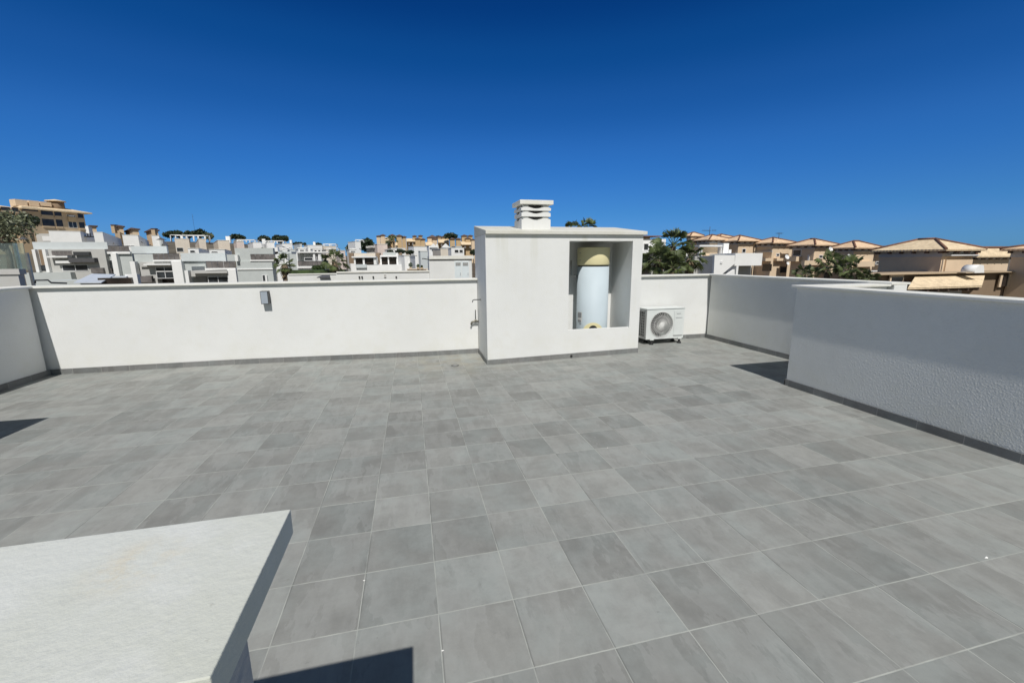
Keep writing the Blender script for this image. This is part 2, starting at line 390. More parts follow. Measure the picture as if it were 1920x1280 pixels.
def wall(label, x0, x1, y0, y1, skirts, capover, mat='stucco', capmat='cap', top=HW, group='parapet walls round the terrace'):
    # capover: overhang on -x, +x, -y, +y ; skirts: list of sides
    t = thing('parapet_wall', label, 'parapet wall', ((x0+x1)/2, (y0+y1)/2, 0), group)
    B().box(x0, x1, y0, y1, -0.35, top-CT).obj('wall', mat, t, 0.006)
    a = capover
    B().box(x0-a[0], x1+a[1], y0-a[2], y1+a[3], top-CT+0.0015, top).obj('coping', capmat, t, 0.004)
    e = 0.014
    for s, p0, p1 in skirts:
        bb = B(); n = 24
        for k in range(n):
            u0 = p0+(p1-p0)*k/n; u1 = p0+(p1-p0)*(k+1)/n
            if s == '-y': pts = [(u0, y0-e, fz(u0, y0)), (u1, y0-e, fz(u1, y0))]; out_ = (0, e-0.004, 0)
            if s == '-x': pts = [(x0-e, u0, fz(x0, u0)), (x0-e, u1, fz(x0, u1))]; out_ = (e-0.004, 0, 0)
            if s == '+x': pts = [(x1+e, u0, fz(x1, u0)), (x1+e, u1, fz(x1, u1))]; out_ = (4e-3-e, 0, 0)
            if s == '+y': pts = [(u0, y1+e, fz(u0, y1)), (u1, y1+e, fz(u1, y1))]; out_ = (0, 4e-3-e, 0)
            d = Vector(out_); A_, C_ = Vector(pts[0]), Vector(pts[1])
            lo_, up = Vector((0, 0, -0.03)), Vector((0, 0, SKH))
            vs = [A_+lo_, C_+lo_, C_+up, A_+up, A_+up+d, C_+up+d]
            bb.add(vs, [(0, 1, 2, 3), (3, 2, 5, 4)] if s in ('-y', '+x') else [(1, 0, 3, 2), (2, 3, 4, 5)])
        bb.obj('skirting', 'skx' if s[1] == 'y' else 'sky', t)
    return t
OV = 0.135*T
TH = 0.17
wall('long white rear parapet with a small wall lamp, left of the water heater enclosure', LX-0.3, BL-0.003, BY, BY+0.19, [('-y', LX, BL)], (0, 0, OV, OV))
wall('short white rear parapet behind the air conditioner', BR+0.003, FX+0.25, BY, BY+0.19, [('-y', BR, FX)], (0, 0, OV, OV))
wall('shaded left parapet meeting the long rear wall', LX-0.2, LX, Y0, BY-OV-0.003, [('+x', Y0, BY)], (OV, OV, 0, 0))
wall('grey shaded right hand parapet running back to the rear corner', FX, FX+0.2, NYE-TH-OV, BY-OV-0.003, [('-x', NYE, BY)], (OV, OV, 0, 0), 'stucco_rough')
# stair enclosure on the right: an L of two walls in one piece
t = thing('stair_enclosure_wall', 'tall rough grey stucco wall nearest on the right, with pale coping', 'wall', (NX+0.1, NYE, 0))
TH = 0.17
B().prism([(NX, Y0), (NX+TH, Y0), (NX+TH, NYE-TH), (FX-OV-0.002, NYE-TH), (FX-OV-0.002, NYE), (NX, NYE)], -0.35, HW-0.05*T-CT).obj('wall', 'stucco_rough', t, 0.006)
B().prism([(NX-OV*0.9, Y0), (NX+TH+OV, Y0), (NX+TH+OV, NYE-TH-OV), (FX-OV-0.002, NYE-TH-OV), (FX-OV-0.002, NYE+OV), (NX-OV*0.9, NYE+OV)], HW-0.05*T-CT+0.0015, HW-0.05*T).obj('coping', 'cap', t, 0.004)
for (s, m, lst) in (('x', 'sky', [(NX-0.014, y, y2) for y, y2 in ((Y0+(NYE+0.01-Y0)*k/30, Y0+(NYE+0.01-Y0)*(k+1)/30) for k in range(30))]),):
    bb = B()
    for (x, y, y2) in lst:
        vs = [(x, y2, fz(x, y2)-.03), (x, y, fz(x, y)-.03), (x, y, fz(x, y)+SKH), (x, y2, fz(x, y2)+SKH), (NX-.004, y2, fz(x, y2)+SKH), (NX-.004, y, fz(x, y)+SKH)]
        bb.add(vs, [(0, 1, 2, 3), (3, 2, 5, 4)])
    bb.box(NX-0.014, NX-0.002, NYE, NYE+0.012, -0.02, SKH)
    bb.obj('skirting', m, t)
# its mirror image on the left, mostly outside the frame (its shadow falls on the floor)
t = thing('stair_enclosure_wall', 'left stair wall outside the frame whose shadow crosses the floor', 'wall', (-11.3*T, 7.0*T, 0))
B().prism([(-11.24*T, Y0), (-11.24*T-TH, Y0), (-11.24*T-TH, 7.0*T-TH), (LX+OV+.002, 7.0*T-TH), (LX+OV+.002, 7.0*T), (-11.24*T, 7.0*T)], -0.35, HW-CT).obj('wall', 'stucco_rough', t, 0.006)
B().prism([(-11.24*T+OV, Y0), (-11.24*T-TH-OV, Y0), (-11.24*T-TH-OV, 7.0*T-TH-OV), (LX+OV+.002, 7.0*T-TH-OV), (LX+OV+.002, 7.0*T+OV), (-11.24*T+OV, 7.0*T+OV)], HW-CT+0.0015, HW).obj('coping', 'cap', t, 0.004)
# foreground wall with its broad coping
zc = 3.70*T
t = thing('low_wall', 'foreground wall under broad rust marked stone coping, lower left corner', 'wall', (-1.6, -3.6*T, 0))
B().box(-4.0, -0.705*T, -3.83*T, -3.46*T, -0.35, zc-0.1*T).obj('wall', 'stucco_shade', t, 0.006)
B().box(-4.0, -0.585*T, -3.935*T, -3.30*T, zc-0.1*T+0.0015, zc).obj('coping', 'cap_rust', t, 0.0012)

# ---- heater enclosure
OX0, OX1, OZ0, OZ1, NB = 6.89*T, 10.03*T, 1.30*T, 5.36*T, 15.50*T
WT = 5.63*T
def topz(y): return 5.79*T+(y-(BF-OV))*0.125
t = thing('heater_enclosure', 'white masonry enclosure with open niche and slatted chimney', 'enclosure', ((BL+BR)/2, (BF+BY)/2, 0))
b = B()
lt = 0.2*T
b.box(BL, OX0, BF, BY+0.19, -0.35, WT)                       # solid left block
b.box(OX1, BR, BF, BY+0.19, -0.35, WT)                        # right cheek
b.box(OX0-.0005, OX1+.0005, BF, BF+lt, -0.35, OZ0)                  # ledge
b.box(OX0-.0005, OX1+.0005, BF, BY+0.19, OZ1, WT)               # lintel and ceiling
b.box(OX0-.0005, OX1+.0005, NB, BY+0.19, -0.35, OZ1-0.0005)         # niche back
b.obj('wall', 'stucco_box', t)
B().box(OX0, OX1, BF+lt, NB, -0.3, 0.02).obj('niche_floor', 'floor', t)
b = B()
ya, yb = BF-OV, BY+0.22; xa, xb = BL, BR+OV
z0 = WT+0.001
b.add([(xa, ya, z0), (xb, ya, z0), (xb, yb, z0), (xa, yb, z0), (xa, ya, topz(ya)), (xb, ya, topz(ya)), (xb, yb, topz(yb)), (xa, yb, topz(yb))],
      [(3, 2, 1, 0), (4, 5, 6, 7), (0, 1, 5, 4), (1, 2, 6, 5), (2, 3, 7, 6), (3, 0, 4, 7)])
b.obj('roof_slab', 'cap_old', t, 0.006)
bb = B()
for k in range(16):
    u0 = BL-.014+(BR-BL+.014)*k/16; u1 = BL-.014+(BR-BL+.014)*(k+1)/16
    z_0, z_1 = fz(u0, BF), fz(u1, BF); y = BF-0.014
    bb.add([(u0, y, z_0-.03), (u1, y, z_1-.03), (u1, y, z_1+SKH), (u0, y, z_0+SKH), (u0, BF-.003, z_0+SKH), (u1, BF-.003, z_1+SKH)], [(0, 1, 2, 3), (3, 2, 5, 4)])
bb.obj('skirting', 'skx', t)
bb = B(); x = BL-0.014
for k in range(6):
    u0 = BF-.014+(BY-BF)*k/6; u1 = BF-.014+(BY-BF)*(k+1)/6
    z_0, z_1 = fz(x, u0), fz(x, u1)
    bb.add([(x, u1, z_1-.03), (x, u0, z_0-.03), (x, u0, z_0+SKH), (x, u1, z_1+SKH), (BL-.003, u1, z_1+SKH), (BL-.003, u0, z_0+SKH)], [(0, 1, 2, 3), (3, 2, 5, 4)])
bb.obj('skirting', 'sky', t)
p = PY(1071, 667, BF-0.016)
B().tube([(p.x, BF+.01, p.z), (p.x, BF-.03, p.z)], 0.017, 12).obj('overflow_pipe', 'rubber', t)
# chimney
CX0, CX1, CY0, CY1 = 4.87*T, 6.24*T, 14.2*T, 15.55*T
def slab(bb, x0, x1, y0, y1, z0, z1, dip=0.0, ch=0.0, n=14):
    # a ring of four panels whose top edge dips at mid-side; closed box when dip is 0
    def edge(A_, C_):
        out_ = []
        for k in range(n+1):
            u = k/n; d = max(0, 1-abs(u-0.5)/0.34); dz = dip*(0.5-0.5*math.cos(math.pi*d))
            c_ = ch*max(0, 1-min(u, 1-u)/0.10)
            out_.append((A_[0]+(C_[0]-A_[0])*u, A_[1]+(C_[1]-A_[1])*u, dz+c_))
        return out_
    cs = [(x0, y0), (x1, y0), (x1, y1), (x0, y1)]
    ring = []
    for k in range(4): ring += edge(cs[k], cs[(k+1) % 4])[:-1]
    m = len(ring); o = len(bb.v); cx, cy = (x0+x1)/2, (y0+y1)/2
    for (x, y, d) in ring: bb.v.append(Vector((x, y, z0)))
    for (x, y, d) in ring: bb.v.append(Vector((x, y, z1-d)))
    for (x, y, d) in ring: bb.v.append(Vector((cx+(x-cx)*0.82, cy+(y-cy)*0.82, z1-d)))
    for k in range(m):
        j = (k+1) % m
        bb.face((o+k, o+j, o+m+j, o+m+k)); bb.face((o+m+k, o+m+j, o+2*m+j, o+2*m+k))
    bb.face([o+2*m+k for k in range(m)])
    bb.face([o+k for k in range(m)][::-1])
ZB = topz(CY0)-0.02
chb = B(); slab(chb, CX0, CX1, CY0, CY1, ZB, 6.40*T, 0.032, 0.03)
ch = chb.obj('chimney', 'stucco', t, 0)
for (za, zb, gr) in ((6.465*T, 6.665*T, 0.0), (6.725*T, 6.885*T, 0.015)):
    q = B(); slab(q, CX0-gr*T, CX1+gr*T, CY0, CY1, za, zb, 0.026, 0.018); q.obj('chimney_slat', 'stucco', ch)
B().box(CX0-.03, CX1+.035, CY0-.03, CY1+.03, 6.985*T, 7.17*T).obj('chimney_cap', 'cap', ch, 0.004)
for (xx, yy) in ((CX0+.07, CY0+.055), (CX1-.07, CY0+.055), (CX0+.07, CY1-.055), (CX1-.07, CY1-.055)):
    B().box(xx-.045, xx+.045, yy-.025, yy+.025, 6.33*T, 6.986*T).obj('corner_support', 'stucco', ch)
q = B().box(CX0+.12, CX1-.12, CY0+.12, CY1-.12, 6.3*T, 6.98*T); q.obj('flue', 'darkmetal', ch)

# ---- water heater
hy, hr = 14.70*T, 0.77*T; hx = PY(1110.5, 560, hy).x
t = thing('water_heater', 'tall pale blue cylinder water heater with cream top standing in the niche', 'water heater', (hx, hy, 0.02))
zs = 4.23*T
B().lathe((hx, hy, 0), [(hr-.03, 0.05), (hr-.005, 0.07), (hr, 0.1), (hr, zs-.012)], 64).obj('tank', 'tank', t)
B().lathe((hx, hy, 0), [(hr-.012, zs-.011), (hr-.012, zs+.007)], 64).obj('seam_band', 'rubber', t)
B().lathe((hx, hy, 0), [(hr, zs+.008), (hr+.004, zs+.03), (hr+.003, 5.06*T), (hr-.004, 5.09*T), (hr-.02, 5.10*T)], 64).obj('top_cover', 'creamplastic', t)
b = B().lathe((hx, hy, 0), [(hr-.04, 0.021), (hr-.04, 0.055)], 48); b.obj('foot_ring', 'creamplastic', t)
def patch(ang0, ang1, z0, z1, r, n=8):
    q = B()
    for k in range(n+1):
        a = ang0+(ang1-ang0)*k/n
        for z in (z0, z1): q.v.append(Vector((hx+math.cos(a)*r, hy+math.sin(a)*r, z)))
    for k in range(n): q.face((2*k, 2*k+2, 2*k+3, 2*k+1), True)
    return q
va = math.atan2(CAM.y-hy, CAM.x-hx)          # towards the viewer
D = math.radians
lb = patch(va-D(62), va-D(38), 1.52*T, 2.0*T, hr+.0015); lb.obj('rating_label', 'labelwhite', t)
lp = patch(va-D(60), va-D(40), 1.72*T, 1.98*T, hr+.003); lp.obj('label_print', 'labelgrey', t)
lp = patch(va-D(60), va-D(42), 1.50*T, 1.62*T, hr+.003); lp.obj('label_print', 'labelgrey', t)
lp = patch(va-D(50), va-D(40), 1.40*T, 1.45*T, hr+.003); lp.obj('label_print', 'labelgrey', t)
for zz in (4.84, 4.5): patch(va-D(58), va-D(48), (zz-.012)*T, (zz+.012)*T, hr+.0055).obj('brand_mark', 'labelgrey', t)
# round cream access cover low on the front
a0 = va+D(6)
cx_, cy_ = hx+math.cos(a0)*(hr-.012), hy+math.sin(a0)*(hr-.012)
q = B(); n = 28
axis = Vector((math.cos(a0), math.sin(a0), 0)); tan = Vector((-math.sin(a0), math.cos(a0), 0))
def disc(r0, d0, d1, zc_):
    q = B(); c0 = Vector((cx_, cy_, zc_))
    for dd in (d0, d1):
        for k in range(n):
            th = 2*math.pi*k/n; q.v.append(c0+axis*dd+tan*(math.cos(th)*r0)+Vector((0, 0, math.sin(th)*r0)))
    for k in range(n): q.face((k, (k+1) % n, n+(k+1) % n, n+k), True)
    q.face([n+k for k in range(n)]); return q
cv = disc(0.165, -0.075, 0.012, 1.52*T-.165); cv.obj('access_cover', 'creamplastic', t)
disc(0.07, 0.005, 0.016, 1.385*T-.07).obj('cover_opening', 'rubber', t)
# pipe fittings at its left
q = B(); pz = 3.75*T
q.tube([(hx-hr+.02, hy+.05, pz), (hx-hr-.07, hy+.07, pz), (hx-hr-.09, hy+.09, pz+.02), (hx-hr-.09, hy+.1, pz+.25)], 0.012)
q.tube([(hx-hr-.03, hy+.055, pz-.025), (hx-hr-.03, hy+.055, pz+.025)], 0.02)
q.obj('pipe', 'steel', t)

# ---- air conditioner outdoor unit
ax0, ax1, ay0, ay1, az0, az1 = 11.84*T, 14.08*T, 14.90*T, 15.72*T, 0.33*T, 1.93*T
t = thing('air_conditioner', 'off white outdoor air conditioner with round fan grille on rubber feet', 'air conditioner', ((ax0+ax1)/2, (ay0+ay1)/2, 0))
b = B(); fcx, fcz, fr = 12.74*T, 1.10*T, 0.685*T
# front panel with a round hole
n = 48; outer = []
for k in range(n):
    a = 2*math.pi*k/n; ca, sa = math.cos(a), math.sin(a)
    sx = ((13.42*T-fcx) if ca > 0 else (fcx-ax0))/max(1e-6, abs(ca)); sz = ((az1-fcz) if sa > 0 else (fcz-az0))/max(1e-6, abs(sa))
    r_ = min(sx, sz); outer.append((fcx+ca*r_, fcz+sa*r_))
for cxx, czz in ((13.42*T, az1), (13.42*T, az0), (ax0, az1), (ax0, az0)):
    i_ = min(range(n), key=lambda k: (outer[k][0]-cxx)**2+(outer[k][1]-czz)**2); outer[i_] = (cxx, czz)
for k in range(n): b.v.append(Vector((outer[k][0], ay0, outer[k][1])))
for k in range(n): a = 2*math.pi*k/n; b.v.append(Vector((fcx+math.cos(a)*fr, ay0, fcz+math.sin(a)*fr)))
for k in range(n): a = 2*math.pi*k/n; b.v.append(Vector((fcx+math.cos(a)*fr*0.97, ay0+.05, fcz+math.sin(a)*fr*0.97)))
for k in range(n):
    j = (k+1) % n; b.face((k, j, n+j, n+k)); b.face((n+k, n+j, 2*n+j, 2*n+k), True)
b.box(13.42*T, ax1, ay0, ay1, az0, az1)                                # compressor side
b.box(ax0, 13.42*T-.0005, ay0+.004, ay1, az1-.02, az1-.0005)             # lid
b.box(ax0, 13.42*T-.0005, ay0+.004, ay1, az0+.0005, az0+.02)             # base pan
b.box(ax0, 13.42*T-.0005, ay1-.01, ay1-.0005, az0+.021, az1-.021)
b.obj('casing', 'acwhite', t, 0.004)
B().box(ax0-.01, ax1+.01, ay0-.012, ay1+.01, az1+.0005, az1+.014).obj('top_panel', 'acwhite', t, 0.006)
q = B()                                                                  # left side: frame with a grid
q.box(ax0-.003, ax0+.012, ay0+.0045, ay0+.07, az0+.021, az1-.021)
q.box(ax0-.003, ax0+.012, ay1-.03, ay1-.011, az0+.021, az1-.021)
q.box(ax0-.003, ax0+.012, ay0+.0705, ay1-.0305, az1-.05, az1-.021)
q.box(ax0-.003, ax0+.012, ay0+.0705, ay1-.0305, az0+.021, az0+.04)
s_ = q.obj('side_panel', 'acgrey', t)
q = B()
for k in range(1, 9):
    z = az0+.04+(az1-.05-az0-.04)*k/9; q.box(ax0-.002, ax0+.006, ay0+.0705, ay1-.0305, z-.004, z+.004)
for k in range(1, 3):
    y = ay0+.07+(ay1-.1-ay0)*k/3; q.box(ax0-.0015, ax0+.0055, y-.0045, y+.0045, az0+.04, az1-.05)
q.obj('side_grid', 'acgrey', s_)
B().box(ax0+.03, ax0+.045, ay0+.06, ay1-.03, az0+.03, az1-.03).obj('coil', 'acfin', t)
B().lathe((fcx, ay0+.2, fcz), [(fr*.98, 0), (fr*.98, .006)], 48, 'y').obj('fan_cavity', 'acdark', t)
q = B()                                                                  # fan: three broad blades
for k in range(3):
    base = 2*math.pi*k/3+.4; vs = []
    for r_, w_ in ((.045, .5), (.12, .75), (.195, .85)):
        for u in (-1, 0, 1):
            a = base+u*w_*.55; vs.append((fcx+math.cos(a)*r_, ay0+.11+u*.03, fcz+math.sin(a)*r_))
    q.add(vs, [(0, 1, 4, 3), (1, 2, 5, 4), (3, 4, 7, 6), (4, 5, 8, 7)], True)
fan = q.obj('fan', 'acfan', t)
B().lathe((fcx, ay0+.14, fcz), [(.045, 0), (.045, .05), (.03, .06)], 24, 'y').obj('fan_hub', 'acfan', fan)
q = B()                                                                  # grille: swept spokes and rings
for k in range(34):
    a = 2*math.pi*k/34; pts = []
    for u in range(7):
        r_ = 0.032+(fr-.034)*u/6; aa = a+0.35*(u/6)**1.3
        pts.append((fcx+math.cos(aa)*r_, ay0-.002-.012*math.sin(math.pi*min(1, .15+u/6)), fcz+math.sin(aa)*r_))
    q.tube(pts, .0042, 4, True, False)
for r_ in (.09, .15, fr-.004):
    pts = [(fcx+math.cos(2*math.pi*k/40)*r_, ay0-.006, fcz+math.sin(2*math.pi*k/40)*r_) for k in range(41)]
    q.tube(pts, .0028 if r_ < .2 else .005, 5, True, False)
g = q.obj('fan_grille', 'labelwhite', t)
B().lathe((fcx, ay0+.003, fcz), [(.04, 0), (.04, .014), (.034, .02)], 28, 'y').obj('grille_badge', 'labelwhite', g)
B().box(13.47*T, 14.02*T, ay0-.007, ay0-.0005, .5*T, 1.83*T).obj('service_panel', 'acwhite', t, 0.003)
B().box(13.47*T, 14.02*T, ay0-.014, ay0-.0075, .485*T, .515*T).obj('panel_lip', 'acgrey', t)
B().box(13.55*T, 13.95*T, ay0-.009, ay0-.0072, 1.42*T, 1.45*T).obj('brand_mark', 'labelgrey', t)
B().box(13.6*T, 13.85*T, ay0-.009, ay0-.0072, 1.64*T, 1.67*T).obj('brand_mark', 'labelgrey', t)
for fx_ in (12.22*T, 13.9*T):
    for fy_ in (ay0+.02, ay1-.06):
        z0 = fz(fx_, fy_)
        ft = B(); ft.lathe((fx_, fy_, 0), [(.038, z0), (.036, z0+.02), (.02, z0+.035), (.018, az0-.025), (.03, az0-.022)], 20).obj('rubber_foot', 'rubber', t)
        B().box(fx_-.035, fx_+.035, fy_-.02, fy_+.02, az0-.02, az0-.0005).obj('foot_bracket', 'acwhite', t)

# ---- wall lamp, taps, drain
lp = PY(499.5, 557, BY)
t = thing('wall_lamp', 'small grey box lamp fixed on the long rear parapet', 'wall lamp', (lp.x, BY, lp.z-.1))
lw, lh = .052, .094
q = B(); q.box(lp.x-lw, lp.x+lw, BY-.012, BY-.0005, lp.z-lh, lp.z+lh); q.obj('back_plate', 'darkmetal', t)
q = B(); q.box(lp.x-lw, lp.x+lw, BY-.095, BY-.0125, lp.z-lh, lp.z+lh); bd = q.obj('lamp_housing', 'darkmetal', t, .004)
M['lampface'] = simple('frosted lamp front', (0.34, 0.38, 0.43), 0.4, 0.06)
B().box(lp.x-lw+.008, lp.x+lw-.008, BY-.0985, BY-.0955, lp.z-lh+.008, lp.z+lh-.008).obj('diffuser', 'lampface', t)
p = PX(901.5, 561.5, BL)
t = thing('water_tap', 'thin bent steel pipe stub, upper fitting on the enclosure side', 'tap', p)
B().tube([(BL+.01, p.y, p.z), (BL-.10, p.y, p.z), (BL-.125, p.y, p.z-.006), (BL-.135, p.y, p.z-.04)], .0075).obj('spout', 'darkmetal', t)
B().lathe((BL, p.y, p.z), [(.02, 0)], 8) if False else None
B().box(BL-.006, BL-.0005, p.y-.02, p.y+.02, p.z-.02, p.z+.02).obj('wall_flange', 'steel', t)
p = PX(897.5, 602, BL)
t = thing('water_tap', 'brass hose tap with upright lever low on the enclosure side', 'tap', p)
B().tube([(BL+.01, p.y, p.z), (BL-.09, p.y, p.z), (BL-.115, p.y, p.z-.01), (BL-.13, p.y, p.z-.055)], [.013, .013, .015, .013]).obj('spout', 'brass', t)
B().tube([(BL-.05, p.y, p.z), (BL-.05, p.y, p.z+.03)], .018).obj('valve_body', 'brass', t)
B().box(BL-.056, BL-.044, p.y-.008, p.y+.008, p.z+.03, p.z+.19).obj('lever', 'darkmetal', t)
dz = fz(*DR)
t = thing('floor_drain', 'round floor drain in the tiles beside the enclosure', 'drain', (DR[0], DR[1], dz))
q = B(); n = 36
for k in range(n):
    a = 2*math.pi*k/n
    for r_, z in ((.045, .001), (.045, .006), (.056, .006), (.056, .001)): q.v.append(Vector((DR[0]+math.cos(a)*r_, DR[1]+math.sin(a)*r_, dz+z)))
for k in range(n):
    j = (k+1) % n
    for m_ in range(3): q.face((4*k+m_, 4*k+m_+1, 4*j+m_+1, 4*j+m_))
q.obj('ring', 'darkmetal', t)
B().lathe((DR[0], DR[1], dz), [(.044, .0015), (.044, .004)], 36).obj('grate', 'steel', t)
# specks of plaster on the tiles
for i, (px, py, lab) in enumerate(((1848, 1049, 'white plaster chip on the floor near the right edge'), (1139, 842, 'white fleck on a joint in mid floor'), (1019, 676, 'tiny white fleck by the enclosure base'), (683, 1092, 'tiny white fleck on a joint in the near floor'), (830, 1224, 'pale crumb beside the brightest joint in the near floor'))):
    d = ray(px, py); p = CAM+d*(-CAM.z/d.z); z = fz(p.x, p.y); d_ = .012 if i == 0 else .006
    q = B(); q.add([(p.x-d_, p.y, z), (p.x, p.y-d_*.6, z), (p.x+d_*1.1, p.y, z), (p.x, p.y+d_*.5, z), (p.x, p.y, z+d_*.6)], [(0, 1, 4), (1, 2, 4), (2, 3, 4), (3, 0, 4)])
    tag(q.obj('plaster_chip', 'labelwhite'), lab, 'plaster chip', 'plaster chips on the tiles')
#BACKGROUND
# ================================================================== the town around
def smooth(a, b, x):
    t = max(0, min(1, (x-a)/(b-a))); return t*t*(3-2*t)
def gz(x, y):
    d = math.hypot(x, y+1.6); az = math.degrees(math.atan2(x, y+1.6))
    wl = 1-smooth(4, 22, az)
    return -10+wl*(12*smooth(60, 200, d)+9*smooth(130, 260, d))*(1-0.45*smooth(-22, 0, az))-14*smooth(330, 1500, d)*wl
b = B(); rad = [0, 6, 14, 24, 36, 50, 65, 80, 95, 110, 130, 150, 175, 200, 230, 260, 300, 360, 450, 700, 1200, 2600]
na = 96
for r_ in rad:
    for k in range(na):
        a = 2*math.pi*k/na; x, y = math.sin(a)*r_, math.cos(a)*r_-1.6; b.v.append(Vector((x, y, gz(x, y))))
for i in range(len(rad)-1):
    for k in range(na):
        j = (k+1) % na; b.face((i*na+k, (i+1)*na+k, (i+1)*na+j, i*na+j), True)
tag(b.obj('ground', 'ground'), kind='structure')

class Face:
    """a vertical facade: corner C (2D), unit direction A along it, outward normal N"""
    def __init__(s, C, A, ref=None):
        s.C = Vector(C); s.A = Vector(A).normalized(); n = Vector((s.A.y, -s.A.x))
        if n.dot(Vector((CAM.x, CAM.y))-s.C) < 0: n = -n
        s.N = n
    def hit(s, px, py):
        d = ray(px, py); o = Vector((CAM.x, CAM.y)); den = d.x*s.N.x+d.y*s.N.y
        t = (s.C-o).dot(s.N)/den; p = CAM+d*t
        return (Vector((p.x, p.y))-s.C).dot(s.A), p.z
    def box(s, bb, x0, x1, y0, y1, dout, din, zb=None):
        ym, xm = (y0+y1)/2, (x0+x1)/2
        a, c = s.hit(x0, ym)[0], s.hit(x1, ym)[0]; zt, z_ = s.hit(xm, y0)[1], s.hit(xm, y1)[1]
        if zb is not None: z_ = zb
        pts = [s.C+s.A*a+s.N*dout, s.C+s.A*c+s.N*dout, s.C+s.A*c-s.N*din, s.C+s.A*a-s.N*din]
        return bb.prism([tuple(p) for p in pts], z_, zt)
    def window(s, root, x0, x1, y0, y1, fw=0.07, mat='pane', frame='frame', name='window'):
        ym, xm = (y0+y1)/2, (x0+x1)/2
        a, c = sorted((s.hit(x0, ym)[0], s.hit(x1, ym)[0])); zt, z_ = s.hit(xm, y0)[1], s.hit(xm, y1)[1]
        def bx(bb, u0, u1, z0, z1, d0, d1):
            pts = [s.C+s.A*u0+s.N*d1, s.C+s.A*u1+s.N*d1, s.C+s.A*u1+s.N*d0, s.C+s.A*u0+s.N*d0]; bb.prism([tuple(p) for p in pts], z0, z1)
        q = B(); o = 0.004
        bx(q, a, a+fw, z_, zt, -.02, .06); bx(q, c-fw, c, z_, zt, -.02, .06); bx(q, a+fw, c-fw, zt-fw, zt, -.02, .06); bx(q, a+fw, c-fw, z_, z_+fw, -.02, .06)
        if c-a > 1.4: m_ = (a+c)/2; bx(q, m_-fw/2, m_+fw/2, z_+fw, zt-fw, -.02, .055)
        f = q.obj(name, frame, root); q = B(); bx(q, a+fw*.6, c-fw*.6, z_+fw*.6, zt-fw*.6, -.02, .025); q.obj('pane', mat, f); return f
    def part(s, root, name, mat, x0, x1, y0, y1, dout, din=0.0, zb=None):
        return s.box(B(), x0, x1, y0, y1, dout, din, zb).obj(name, mat, root)
    def railing(s, root, x0, x1, y0, y1, dout, n=5, mat='railpanel'):
        q = B(); w_ = (x1-x0)/n; g = w_*.03
        for k in range(n): s.box(q, x0+w_*k+g, x0+w_*(k+1)-g, y0, y1, dout, -dout+.03)
        r_ = q.obj('railing', mat, root)
        q = B(); s.box(q, x0, x1, y0-.7, y0-.05, dout+.01, -dout+.06); q.obj('handrail', 'darkmetal', r_); return r_
def corner(xl, xc, xr, yc, cz, rot=0, side='R'):
    """two faces meeting at pixel column xc; side R: houses right of us show (-X, -Y) faces, L: (-Y, +X)"""
    p = P(xc, yc, cz); C = Vector((p.x, p.y)); t = math.radians(rot)
    a, c = (Vector((0, 1)), Vector((1, 0))) if side == 'R' else (Vector((-1, 0)), Vector((0, 1)))
    R_ = Matrix(((math.cos(t), -math.sin(t)), (math.sin(t), math.cos(t))))
    fl, fr = Face(C, R_@a), Face(C, R_@c)
    fl.L = max(.3, min(40, abs(fl.hit(xl, yc)[0]))); fr.L = max(.3, min(40, abs(fr.hit(xr, yc)[0])))
    fl.z = p.z
    return C, fl, fr
def quad(C, A, la, Bv, lb, grow=0):
    return [tuple(C-A*grow-Bv*grow), tuple(C+A*(la+grow)-Bv*grow), tuple(C+A*(la+grow)+Bv*(lb+grow)), tuple(C-A*grow+Bv*(lb+grow))]
def zat(px, py, C):
    d = ray(px, py); h = (C-Vector((CAM.x, CAM.y))).length/math.hypot(d.x, d.y); return CAM.z+d.z*h

# ---- flat roofed white blocks of the skyline
def block(label, xl, xc, xr, yt, yb, cz, mat='white', rot=24, name='flat_roof_house', extra=None, wins=(), group='white flat roofed houses on the rise', side='L'):
    C, fl, fr = corner(xl, xc, xr, yt, cz, rot, side)
    zt = zat(xc, yt, C); g = gz(*C); zb = min(g, zat(xc, yb, C))-1.5
    t = thing(name, label, 'house', (C.x, C.y, g), group)
    base = quad(C, fl.A, fl.L, fr.A, fr.L)
    B().prism(base, zb, zt-.02).obj('wall', mat, t)
    q = B(); inner = quad(C, fl.A, fl.L, fr.A, fr.L, .06); q.prism(inner, zt-.019, zt+.08); q.obj('roof_coping', 'cap', t)
    for (f, x0, x1, y0, y1) in wins: (fl if f == 'L' else fr).window(t, x0, x1, y0, y1)
    if extra: extra(t, C, fl, fr, zt)
    return t
def chim(x0, x1, y0, depth=.7, mat='white'):
    def f(t, C, fl, fr, zt):
        p = C+(fl.A*fl.L+fr.A*fr.L)*.3; fa = Face(p, (1, 0)); fa.part(t, 'chimney', mat, x0, x1, y0, y0+6, 0, depth, zt-.3)
    return f
def perg(x0, x1, y0, mat='frame', roof=False):
    def f(t, C, fl, fr, zt):
        fa = Face(C+(fl.A*fl.L+fr.A*fr.L)*.25, (1, 0)); q = B()
        for off in (0, 2.4):
            w_ = (x1-x0)*.03
            for k in range(3):
                x = x0+(x1-x0)*k/2; fa.box(q, x-w_, x+w_, y0+1, y0+4, -off, off+.15, zt-.1)
            fa.box(q, x0, x1, y0, y0+1.0, -off, off+.18)
        for xx in (x0, x1-(x1-x0)*.04): fa.box(q, xx, xx+(x1-x0)*.04, y0+.1, y0+.9, .1, 2.5)
        if roof: fa.box(q, x0, x1, y0-.4, y0+.5, .3, 2.9)
        q.obj('pergola', mat, t)
    return f
def both(*fs):
    def f(*a):
        for g_ in fs: g_(*a)
    return f
